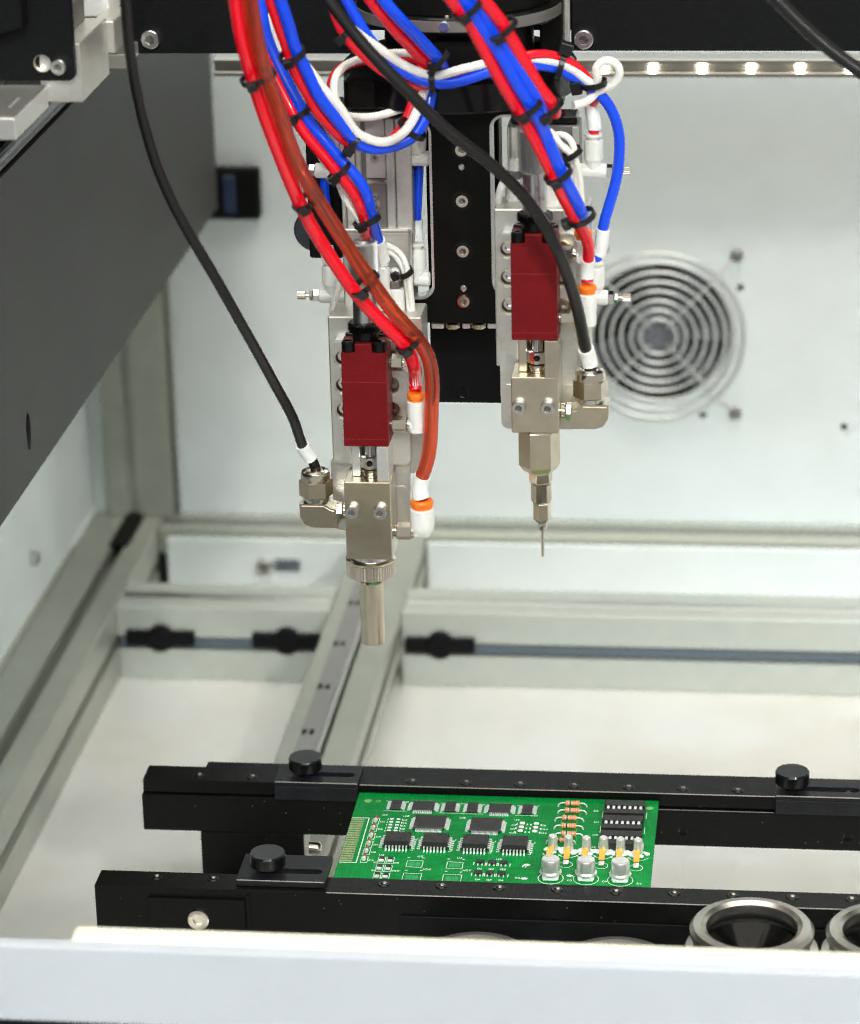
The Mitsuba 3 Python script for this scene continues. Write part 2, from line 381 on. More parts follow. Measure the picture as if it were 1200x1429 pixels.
def cross(x0, x1, label):
    b = thing('cross_beam', label, 'beam')
    part(b, 'bar', beam_x(profile(0.0352, 0.045, ('left',)), 0.4155, ZF, x0, x1), 'extrusion_light', smooth=20)
    part(b, 'groove_cover', cbox(x0+0.0005, x1-0.0005, 0.4168, 0.4205, -0.0952, -0.0900, 0.0005), 'groove_cover', label='blue grey cover strip in the front groove')
    part(b, 'ridge', cbox(x0+0.001, x1-0.001, 0.427, 0.434, -0.0702, -0.0690, 0.0005), 'satin')
    return b
def connector(b, px, py):
    q = at(px, py, 0.414)
    bar = cbox(q[0]-0.0195, q[0]+0.0195, 0.4118, 0.4165, q[2]-0.0042, q[2]+0.0042, 0.0008)
    hub = orient(lathe([(0.0078, 0), (0.0078, 0.004), (0.0066, 0.0052)], 28), (q[0], 0.4158, q[2]), (0, -1, 0))
    part(b, 'slot_connector', join([bar, hub]), 'black_matte', label='black connector plate with a round hub in the groove')
b1 = cross(-0.2507, -0.1295, 'short slotted cross beam between the left beam and the middle beam')
connector(b1, 224, 890); connector(b1, 400, 894)
b2 = cross(-0.089, 0.9, 'long slotted cross beam right of the middle beam')
connector(b2, 614, 900)
b = thing('rear_beam', 'aluminium beam lying along the foot of the rear wall', 'beam')
part(b, 'bar', cbox(-0.2507, 0.9, 0.5350, 0.5635, ZF, -0.0700, 0.0012), 'extrusion')
part(b, 'face_plate', cbox(-0.2450, -0.131, 0.5315, 0.5348, ZF+0.001, -0.0745, 0.0005), 'white_paint')
part(b, 'face_plate', cbox(-0.088, 0.9, 0.5315, 0.5348, ZF+0.001, -0.0745, 0.0005), 'white_paint')
part(b, 'groove', cbox(-0.2500, 0.9, 0.5445, 0.5520, -0.0703, -0.0697, 0.0002), 'alu_dark')
q = at(370, 788, 0.5315); screw(b, q, (0, -1, 0), 1.9, 'satin')
q = at(401, 789, 0.531); part(b, 'slot', cbox(q[0]-0.0075, q[0]+0.0075, 0.5300, 0.5318, q[2]-0.0036, q[2]+0.0036, 0.0003), 'groove_cover', label='short dark slot beside the screw')
q = at(216, 792, 0.533); part(b, 'gap', cbox(-0.2500, -0.2462, 0.5310, 0.5349, ZF+0.004, -0.0850, 0.0004), 'void')
b = thing('corner_post', 'upright slotted aluminium post in the left rear corner', 'post')
m = trimesh.creation.extrude_polygon(affinity.translate(profile(0.041, 0.0095, ()), -0.2858, 0.555), 0.49, engine='earcut'); m.apply_translation((0, 0, -0.0695))
gr = cbox(-0.2712, -0.2672, 0.54, 0.5595, -0.2, 0.6, 0.0)
part(b, 'bar', cut(m, trimesh.creation.box(bounds=[(-0.2718, 0.5, -0.2), (-0.2662, 0.5592, 0.6)])), 'extrusion', smooth=20)
part(b, 'corner_gap', cbox(-0.2446, -0.2420, 0.5585, 0.5645, -0.0690, 0.4, 0.0004), 'alu_dark')

# ---- fan behind the wire guard
f = thing('cooling_fan', 'round cooling fan behind the opening in the rear wall', 'fan')
hous = ring_lathe([(0.0435, 0), (0.0435, 0.03), (0.056, 0.03), (0.056, 0)], 64)
part(f, 'housing', orient(hous, (FC[0], YW+0.0022, FC[2]), (0, 1, 0)), 'fan_dark')
part(f, 'back', orient(lathe([(0.056, 0), (0.056, 0.002)], 48), (FC[0], YW+0.036, FC[2]), (0, 1, 0)), 'fan_dark')
part(f, 'hub', orient(lathe([(0.017, 0), (0.017, 0.018), (0.0155, 0.020)], 40), (FC[0], YW+0.026, FC[2]), (0, -1, 0)), 'fan_hub')
for i in range(7):
    a = i*2*math.pi/7; vs = []
    for j, r in enumerate(np.linspace(0.0165, 0.0425, 7)):
        w = 0.30+0.10*j/6
        for k, t_ in enumerate(np.linspace(-w, w, 7)):
            ang = a+t_+0.25*j/6; dy = 0.016 + 0.0085*t_/w*1.0
            for th in (0, 0.0012): vs.append((FC[0]+r*math.cos(ang), YW+dy+th, FC[2]+r*math.sin(ang)))
    V = np.array(vs).reshape(7, 7, 2, 3); F_ = []
    ix = lambda j, k, t_: (j*7+k)*2+t_
    for j in range(6):
        for k in range(6):
            F_ += [(ix(j, k, 0), ix(j+1, k, 0), ix(j+1, k+1, 0)), (ix(j, k, 0), ix(j+1, k+1, 0), ix(j, k+1, 0)),
                   (ix(j, k, 1), ix(j+1, k+1, 1), ix(j+1, k, 1)), (ix(j, k, 1), ix(j, k+1, 1), ix(j+1, k+1, 1))]
    m = trimesh.Trimesh(V.reshape(-1, 3), np.array(F_), process=False)
    part(f, 'blade', m, 'fan_hub', smooth=50)
g = thing('fan_guard', 'round chromed wire guard screwed over the cooling fan', 'fan guard')
def wire_ring(R, r, y):
    pr = [(R+r*math.cos(t), r*math.sin(t)) for t in np.linspace(0, 2*np.pi, 9)[:-1]]
    return orient(ring_lathe(pr, 96), (FC[0], y, FC[2]), (0, -1, 0))
for R in (0.0502, 0.0446, 0.0388, 0.0331, 0.0275, 0.0218, 0.0161, 0.0105):
    part(g, 'wire_ring', wire_ring(R, 0.00105, 0.5575), 'guard_wire', smooth=True)
for sx in (-1, 1):
    for sz in (-1, 1):
        e = np.array([FC[0]+sx*0.0448, 0.5612, FC[2]+sz*0.0478])
        s0 = np.array([FC[0]+sx*0.005, 0.5592, FC[2]+sz*0.0053]); e0 = np.array([FC[0]+sx*0.0375, 0.5592, FC[2]+sz*0.040])
        part(g, 'spoke', sweep(spline([s0, (s0+e0)/2, e0, (e0+e)/2+(0, 0.0006, 0), e]), 0.0009, 8), 'guard_wire')
        part(g, 'screw', orient(lathe([(0.0036, 0), (0.0036, 0.0012), (0.002, 0.0026)], 20), e+(0, 0.0008, 0), (0, -1, 0)), 'alu_dark')

# ---- small dark device on the rear wall, left
q0, q1 = at(308, 238, 0.5535), at(362, 307, 0.5535)
d = thing('camera_box', 'small glossy black device on the rear wall at the end of the dark beam', 'device')
part(d, 'case', cbox(q0[0]-0.03, q1[0], 0.5535, 0.5645, q1[2], q0[2], 0.001), 'void')
part(d, 'window', cbox(q0[0]+0.001, q0[0]+0.008, 0.5525, 0.5538, q1[2]+0.004, q0[2]-0.003, 0.0005), 'blue_print')

# ---- dark beam cover along the left side (y axis of the robot)
xg = -0.2
pts = [onx(0, 732, xg), onx(300, 240, xg)]
s = Polygon([(-0.45, 0.1352), (0.512, 0.1352), (0.512, 0.272), (-0.45, 0.272)])
slot = affinity.scale(Point(0.0623, 0.1571).buffer(0.004, quad_segs=12), 1.0, 2.05)
def plate_x(poly, x0, x1):          # polygon in (y, z)
    m = trimesh.creation.extrude_polygon(poly, x1-x0, engine='earcut')
    m.apply_transform(np.array([[0, 0, 1, x0], [1, 0, 0, 0], [0, 1, 0, 0], [0, 0, 0, 1.0]])); return m
gb = thing('axis_cover', 'long dark grey cover plate hanging at the left along the robot axis', 'cover')
part(gb, 'side_plate', plate_x(s.difference(slot), xg-0.004, xg), 'dark_panel', smooth=20)
part(gb, 'core', cbox(-0.30, xg-0.0045, -0.45, 0.51, 0.137, 0.27, 0.001), 'void')
part(gb, 'rail', sweep([np.array([xg-0.004, y, 0.2755]) for y in np.linspace(-0.45, 0.40, 12)], 0.0036, 16), 'black_gloss')
part(gb, 'shelf', cbox(-0.30, xg-0.008, -0.45, 0.50, 0.2725, 0.30, 0.001), 'black_matte')

# ---- carriage riding on that beam (upper left)
c = thing('carriage', 'machined aluminium carriage block with a black front plate, upper left', 'machine part')
yb = -0.028
r0 = at(116, 143, yb)               # lower right corner of the block's front
bx, bz = r0[0], r0[2]
back = onz(153, 104, bz); yback = back[1]
part(c, 'block', cbox(bx-0.016, bx, yb, yback, bz, bz+0.0225, 0.0004), 'alu')
r1, r2 = at(127, 30, yback), at(161, 75, yback)
part(c, 'rear_block', cbox(r1[0], r2[0], yback+0.0003, yback+0.030, r2[2], r1[2], 0.0005), 'alu')
r1, r2 = at(150, 76, yback+0.034), at(176, 96, yback+0.034)
part(c, 'rear_foot', cbox(r1[0], r2[0], yback+0.034, yback+0.060, r2[2], r1[2], 0.0005), 'alu')
part(c, 'spacer', cbox(bx-0.016, bx-0.0075, yb+0.0005, yback-0.004, bz+0.0227, bz+0.033, 0.0004), 'alu_dark')
l0 = onz(23, 196, bz-0.002); 
part(c, 'lower_plate', cbox(bx-0.09, l0[0], l0[1], yb-0.0002, bz-0.002, bz+0.0062, 0.0004), 'alu_smooth')
part(c, 'dark_tray', cbox(bx-0.088, l0[0]-0.0006, l0[1]+0.0006, yb-0.0008, bz+0.0063, bz+0.0069, 0.0002), 'alu_dark', label='dark engraved top of the lower plate')
for k in range(4):
    q = onz(15+3.6*k, 148-3.6*k, bz+0.007); part(c, 'engraving', cbox(q[0]-0.0006, q[0]+0.0006, q[1]-0.0016, q[1]+0.0014, bz+0.0069, bz+0.00705, 0.00002), 'alu', smooth=False)
p0, p1 = at(0, 0, yb-0.004), at(105, 113, yb-0.004)
fp = rrect(p0[0]-0.06, p1[2], p1[0], p0[2]+0.06, 0.0028)
hole = at(58.5, 89, yb-0.004)
part(c, 'front_plate', bevel_plate(fp.difference(Point(hole[0], hole[2]).buffer(0.0034)), yb-0.004, yb-0.0004), 'black_coat')
part(c, 'hole_liner', orient(ring_lathe([(0.0030, 0), (0.0030, 0.006), (0.0034, 0.006), (0.0034, 0)], 32), (hole[0], yb-0.0034, hole[2]), (0, 1, 0)), 'nickel_smooth')
part(c, 'hole_bottom', orient(lathe([(0.0034, 0), (0.0034, 0.001)], 24), (hole[0], yb+0.003, hole[2]), (0, 1, 0)), 'void')
screw(c, at(83, 92, yb-0.004), (0, -1, 0), 1.1, 'satin')
q0, q1 = at(0, 0, yb-0.012), at(30, 60, yb-0.012)
motor = Polygon([(q0[0]-0.05, q0[2]+0.05), (q1[0]+0.001, q0[2]+0.05), (q1[0]+0.001, q0[2]-0.010), (q1[0]-0.010, q1[2]+0.003), (q0[0]-0.05, q1[2]+0.003)])
part(c, 'motor_block', bevel_plate(motor, yb-0.014, yb-0.0042, 0.0008), 'black_coat')
q0, q1 = at(112, 24, 0.045), at(152, 24, 0.045)
part(c, 'white_cover', cbox(q0[0], q1[0], 0.045, 0.075, q0[2], q0[2]+0.06, 0.0006), 'white_plastic')
part(c, 'side_frame', cbox(q0[0]-0.004, q0[0]-0.0006, 0.030, 0.078, q0[2]-0.012, q0[2]+0.06, 0.0005), 'black_matte')

# ---- x gantry cover (black plates across the top)
gy = 0.080
gp = thing('gantry_cover', 'black coated gantry cover plate across the top left, behind the tubes', 'cover')
q0, q1 = at(158, 75, gy), at(505, 76, gy)
part(gp, 'plate', cbox(q0[0], q1[0], gy, gy+0.006, q0[2], q0[2]+0.12, 0.0006), 'black_coat')
screw(gp, at(211, 54, gy), (0, -1, 0), 1.42, 'satin', h=0.7)
gp = thing('gantry_cover', 'black coated gantry cover plate across the top right, above the light strip', 'cover')
q0, q1 = at(797, 70, gy), at(1400, 80, gy)
part(gp, 'plate', cbox(q0[0], q1[0]+0.2, gy, gy+0.006, q0[2]-0.0004, q0[2]+0.12, 0.0006), 'black_coat')
screw(gp, at(815, 54, gy), (0, -1, 0), 1.42, 'satin', h=0.7, spin=0.1)
gp = thing('gantry_beam', 'dark gantry beam behind the black cover plates', 'beam')
put(gp, cbox(-0.19, 0.6, 0.10, 0.20, 0.322, 0.43, 0.001), 'black_matte')

# ---- light strip with white lamps under the gantry
ls = thing('light_strip', 'steel light strip with a row of small white lamps under the gantry', 'lamp')
z0, z1 = at(1000, 107, 0.30)[2], at(1000, 84, 0.30)[2]
xs = at(298, 95, 0.30)[0]
part(ls, 'housing', cbox(xs, 0.6, 0.302, 0.318, z0, z1, 0.0006), 'led_case')
part(ls, 'lip', cbox(xs, 0.6, 0.2995, 0.3018, z1-0.0018, z1+0.0004, 0.0004), 'led_case')
part(ls, 'lip', cbox(xs, 0.6, 0.2995, 0.3018, z0-0.0004, z0+0.0020, 0.0004), 'led_case')
xl0 = at(911, 95, 0.30)[0]; zl = (z0+z1)/2
for k in range(-1, 9):
    x = xl0 + 0.0233*k
    kk = part(ls, 'led', orient(lathe([(0.0015, 0), (0.0020, 0.0012), (0.0019, 0.0024), (0.0010, 0.0034)], 16), (x, 0.3018, zl), (0, -1, 0)), 'white_plastic')
    scene[kk].pop('bsdf'); scene[kk]['emitter'] = {'type': 'area', 'radiance': rgb(38.0, 35.0, 28.0)}

# ================================================================== CONVEYOR RAILS
def threaded_hole(parent, x, y, z):
    part(parent, 'threaded_hole', orient(ring_lathe([(0.0013, 0.0004), (0.0021, 0.0004), (0.0026, 0.0), (0.0026, -0.0006), (0.0013, -0.0006)], 24), (x, y, z), (0, 0, 1)), 'black_gloss')
    part(parent, 'set_screw', orient(lathe([(0.0009, 0), (0.0010, 0.0005), (0.0005, 0.0008)], 12), (x+0.0002, y+0.0008, z-0.0002), (0, 0, 1)), 'nickel_smooth')
hx = [-14.2+23.5*n for n in range(-5, 9)]
br = thing('conveyor_rail', 'black anodized rear conveyor rail behind the green circuit board', 'rail')
part(br, 'bar', cbox(-0.1558, 0.45, 0.0448, 0.0588, -0.0032, 0.0030, 0.0003), 'black_anodized')
part(br, 'skirt', cbox(-0.1564, 0.45, 0.0436, 0.0592, -0.0212, -0.0040, 0.0003), 'black_anodized')
part(br, 'step', cbox(-0.1550, 0.45, 0.0464, 0.0580, -0.0042, -0.0030, 0.0001), 'void')
part(br, 'bright_edge', cbox(-0.0600, 0.45, 0.04468, 0.04515, 0.00275, 0.00308, 0.0001), 'black_edge', smooth=False)
part(br, 'bright_edge', cbox(-0.0610, 0.119, 0.04350, 0.0440, -0.00425, -0.00395, 0.0001), 'alu_dark', smooth=False)
part(br, 'rear_strip', cbox(-0.1305, 0.20, 0.0590, 0.0650, -0.0040, 0.0026, 0.0003), 'black_anodized')
for x in hx:
    if not (-95 < x < -60) : threaded_hole(br, x/1000, 0.0497, 0.0031)
for px in (953, 1183):
    q = at(px, 1159 if px < 1000 else 1167, 0.0436); part(br, 'side_hole', orient(ring_lathe([(0.0013, 0), (0.0022, 0.0002), (0.0024, -0.0004), (0.0013, -0.0004)], 24), q, (0, -1, 0)), 'black_gloss')
    part(br, 'side_hole', orient(lathe([(0.0013, 0), (0.0013, 0.0003)], 16), q+(0, 0.0002, 0), (0, -1, 0)), 'void')
sb = thing('support_bracket', 'black support bracket standing between the two conveyor rails at their left end', 'bracket')
part(sb, 'plate', cbox(-0.1312, -0.0858, 0.0440, 0.0500, -0.070, -0.0215, 0.0004), 'black_anodized')
part(sb, 'base', cbox(-0.131, -0.0870, -0.050, 0.0435, -0.0705, -0.058, 0.0004), 'black_anodized')
part(sb, 'edge_strip', cbox(-0.0856, -0.0835, 0.0445, 0.0490, -0.0685, -0.0216, 0.0003), 'alu')
q = at(424, 1184, 0.046)
part(sb, 'bolt', orient(lathe([(0.0028, 0), (0.0028, 0.004), (0.002, 0.005)], 20), (-0.0833, 0.0470, q[2]), (1, 0, 0)), 'nickel_smooth')
fr = thing('conveyor_rail', 'black anodized front conveyor rail between the circuit board and the metal cups', 'rail')
part(fr, 'bar', cbox(-0.1556, 0.45, -0.0548, -0.0412, -0.036, 0.0030, 0.0003), 'black_anodized')
part(fr, 'bright_edge', cbox(-0.0600, 0.45, -0.0550, -0.05455, 0.00275, 0.00308, 0.0001), 'black_edge', smooth=False)
q0, q1 = at(210, 1253, -0.0565), at(346, 1258, -0.0565)
part(fr, 'end_plate', cbox(-0.1335, -0.0935, -0.0568, -0.0550, -0.036, -0.0012, 0.0002), 'black_anodized')
part(fr, 'joint_gap', cbox(-0.0930, -0.0915, -0.0556, -0.0549, -0.036, 0.0005, 0.0001), 'void')
sc = SOCK.copy(); sc.apply_scale((1.6, 1.6, 0.45)); q = at(277, 1283, -0.0570)
part(fr, 'screw', orient(sc, q+(0, 0.0003, 0), (0, -1, 0)), 'nickel_smooth')
for x in hx:
    if not (-100 < x < -58): threaded_hole(fr, x/1000, -0.0462, 0.0031)
part(fr, 'side_panel', cbox(-0.030, 0.45, -0.0562, -0.0552, -0.036, -0.006, 0.0002), 'black_matte')

def clamp(label, x0, x1, y0, y1, z0, z1, flange, kx, ky, spin):
    c = thing('board_clamp', label, 'clamp', 'clamps with thumb screws on the rails')
    base = cbox(x0, x1, y0, y1, z0, z1, 0.0003)
    s = slab(unary_union([Point(kx, ky).buffer(0.0022), Point(x1-0.0045, ky).buffer(0.0022), sbox(kx, ky-0.0022, x1-0.0045, ky+0.0022)]), z1-0.0022, z1+0.01)
    part(c, 'block', cut(base, s), 'black_clamp', smooth=20)
    if flange: part(c, 'flange', cbox(x0, x1, y0, y0+0.0022, z0-0.0068, z0-0.0001, 0.0003), 'black_clamp')
    part(c, 'bright_edge', cbox(x0+0.0003, x1-0.0003, y0-0.0001, y0+0.0004, z1-0.0003, z1+0.00006, 0.0001), 'black_edge', smooth=False)
    part(c, 'stem', rod((kx, ky, z1-0.002), (kx, ky, z1+0.004), 0.0028), 'black_gloss')
    kz = z1+0.0022
    k = lathe([(0.0062, 0), (0.0073, 0.0009), (0.0073, 0.0054), (0.0069, 0.0062), (0.0025, 0.0061)], 56)
    part(c, 'thumb_screw', orient(k, (kx, ky, kz), (0, 0, 1)), 'black_gloss', smooth=25)
    return c
clamp('black clamp with thumb screw on the rear rail, left of the circuit board', -0.0970, -0.0604, 0.0413, 0.0590, 0.0031, 0.0051, True, -0.0842, 0.0500, 0)
clamp('black clamp with thumb screw at the right end of the rear rail', 0.1195, 0.1575, 0.0413, 0.0590, 0.0031, 0.0051, True, 0.1265, 0.0490, 0)
clamp('black clamp with thumb screw on the front rail, below left of the circuit board', -0.0975, -0.0610, -0.0520, -0.0285, 0.0031, 0.0060, False, -0.0856, -0.0430, 0)

# ---- round metal cups in front of the front rail
def cup(x, y, z, label, dim=False):
    c = thing('metal_cup', label, 'cup', 'row of round metal cups before the front rail')
    R = 0.0242
    prof = [(R-0.0070, -0.0040), (R-0.0064, -0.0012), (R-0.0045, 0.0), (R-0.0014, -0.0004), (R, -0.0020), (R-0.0002, -0.0042), (R-0.0014, -0.0070), (R-0.0014, -0.0095), (R+0.0016, -0.0105), (R+0.0018, -0.0120), (R-0.0010, -0.0130), (R-0.0010, -0.030), (R-0.003, -0.030), (R-0.0035, -0.009), (R-0.0066, -0.0060)]
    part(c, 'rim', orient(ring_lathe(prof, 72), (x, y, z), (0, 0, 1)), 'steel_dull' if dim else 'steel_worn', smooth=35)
    cone = lathe([(R-0.0034, -0.030), (R-0.0038, -0.0100), (R-0.0066, -0.0085), (0.011, -0.0130), (0.004, -0.0160), (0.0, -0.0165)], 64)
    part(c, 'inner_cone', orient(cone, (x, y, z), (0, 0, 1)), 'cup_black', smooth=40)
    part(c, 'flat_edge', cbox(x-0.008, x+0.0075, y-0.0175, y-0.0150, z-0.0048, z-0.0028, 0.0006), 'steel_worn')
cup(0.1113, -0.0815, 0.0095, 'round metal cup with black inside, second from the right edge')
cup(0.1640, -0.0815, 0.0095, 'round metal cup with black inside, cut off by the right edge')
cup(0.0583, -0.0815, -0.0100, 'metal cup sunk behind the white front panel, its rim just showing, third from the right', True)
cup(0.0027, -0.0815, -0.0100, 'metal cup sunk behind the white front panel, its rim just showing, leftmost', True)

# ---- white front panel in the foreground
fpn = thing('front_panel', 'blurred white front panel of the machine across the bottom', 'panel')
part(fpn, 'face', cbox(-0.6, 0.6, -0.2500, -0.2445, 0.0538, 0.0828, 0.0006), 'panel_white')
part(fpn, 'ledge', cbox(-0.1172, 0.6, -0.2443, -0.2350, 0.0650, 0.0832, 0.0008), 'panel_edge', label='cream inner ledge behind the front panel')
part(fpn, 'underframe', cbox(-0.6, 0.6, -0.2490, -0.2380, 0.0300, 0.0535, 0.0004), 'black_matte')


# ================================================================== DISPENSING HEAD
hd = thing('head_bracket', 'black head bracket plate with four socket screws between the two dispensing valves', 'bracket')
YP = 0.050
a, b = at(556, 152, YP), at(735, 452, YP)
outer = sbox(a[0], b[2], b[0], a[2]+0.01)
outer = outer.difference(sbox(a[0]-0.01, b[2]-0.01, at(589, 452, YP)[0], at(589, 436, YP)[2]))
w1a, w1b = at(560, 166, YP), at(607, 419, YP)
w2a, w2b = at(682, 160, YP), at(740, 415, YP)
win1 = rrect(w1a[0]-0.02, w1b[2], w1b[0], w1a[2], 0.0062); win2 = rrect(w2a[0], w2b[2], w2b[0]+0.02, w2a[2], 0.0062)
pl = outer.difference(win1).difference(win2)
part(hd, 'plate', bevel_plate(pl, YP, YP+0.008, 0.0003), 'black_anodized', smooth=20)
for wn in (win1, win2):
    rim = wn.difference(wn.buffer(-0.0012)).intersection(sbox(a[0]+0.001, b[2]+0.001, b[0]-0.001, a[2]-0.001))
    part(hd, 'window_rim', plate(rim, YP+0.0012, YP+0.0075), 'alu_smooth', smooth=20)
for px, py in ((644, 209), (645, 280), (646, 350), (647, 420)):
    q = at(px, py, YP)
    part(hd, 'counterbore', orient(ring_lathe([(0.0031, 0.0001), (0.0039, 0.0001), (0.0036, -0.0003), (0.0031, -0.0003)], 36), q, (0, -1, 0)), 'black_gloss')
    screw(hd, q+(0, 0.0018, 0), (0, -1, 0), 1.02, 'nickel_smooth', spin=px*0.7)
for px, py in ((644, 233), (647, 402)):
    part(hd, 'dowel_pin', orient(lathe([(0.0013, 0), (0.0013, 0.0006), (0.0009, 0.0009)], 16), at(px, py, YP), (0, -1, 0)), 'satin')
for px0, px1 in ((602, 619), (645, 656), (680, 693)):
    part(hd, 'foot_tab', pbox(px0, 451, px1, 459, YP+0.004, YP+0.010), 'alu_smooth')
for px in (632, 668):
    q = at(px, 455, YP+0.006); part(hd, 'roller', rod(q+(0, 0, 0.0016), q-(0, 0, 0.0008), 0.0030, 24), 'nickel')
rc = thing('rear_column', 'black column behind the head bracket with one sunk screw near its lower end', 'machine part')
a, b = at(596, 300, 0.078), at(702, 563, 0.078)
part(rc, 'column', cbox(a[0], b[0], 0.078, 0.092, b[2], 0.36, 0.0005), 'black_matte')
q = at(646, 548, 0.078)
part(rc, 'screw', orient(ring_lathe([(0.0017, 0.0003), (0.0022, 0.0005), (0.0027, 0.0), (0.0017, -0.0002)], 32), q, (0, -1, 0)), 'black_gloss')

# rotary unit above the bracket
ru = thing('rotary_unit', 'black rotary unit with a round flange above the head bracket, half hidden by tubes', 'machine part')
cx, cy = -0.0120, 0.066
part(ru, 'column', orient(lathe([(0.030, 0), (0.030, 0.05)], 64), (cx, cy, 0.3115), (0, 0, 1)), 'black_anodized')
zf = at(620, 47, 0.028)[2]
part(ru, 'flange', orient(lathe([(0.0405, 0), (0.041, 0.0006), (0.041, 0.0058), (0.0405, 0.0064)], 80), (cx, cy, zf), (0, 0, 1)), 'black_gloss')
part(ru, 'flange_band', orient(ring_lathe([(0.0412, 0.001), (0.0416, 0.0012), (0.0416, 0.0052), (0.0412, 0.0054)], 80), (cx, cy, zf), (0, 0, 1)), 'alu_dark')
part(ru, 'upper_housing', orient(lathe([(0.0375, 0), (0.0375, 0.06)], 64), (cx, cy, zf+0.0067), (0, 0, 1)), 'black_anodized')
part(ru, 'cheek', pbox(752, -40, 786, 150, 0.062, 0.074, 0.0008), 'black_anodized')
q = at(619, 38, 0.0235)
part(ru, 'stop_pin', rod(q+(0, 0.004, 0.0005), q, 0.0022, 24), 'satin')
part(ru, 'stop_pin_stem', rod(q+(0.001, 0.003, 0.001), q+(0.001, 0.003, 0.004), 0.0010, 12), 'satin')
zl = at(640, 158, 0.022)[2]
part(ru, 'lower_disc', orient(lathe([(0.0462, 0), (0.047, 0.0008), (0.047, 0.0115), (0.044, 0.0140), (0.030, 0.0142)], 96), (cx, cy, zl), (0, 0, 1)), 'black_gloss', smooth=25)
part(ru, 'side_shoe', pbox(478, 108, 598, 157, 0.030, 0.046, 0.002), 'black_anodized')
part(ru, 'front_yoke', pbox(600, 60, 700, 158, 0.0275, 0.036, 0.0015), 'black_anodized')
part(ru, 'shoe_edge', pbox(490, 157.5, 600, 159.5, 0.031, 0.045, 0.0002), 'alu_dark')
av = solid('support_bar', pbox(771, -40, 795, 79, 0.074, 0.0785, 0.0005), 'alu', 'upright bare aluminium bar beside the right gantry cover', 'machine part')

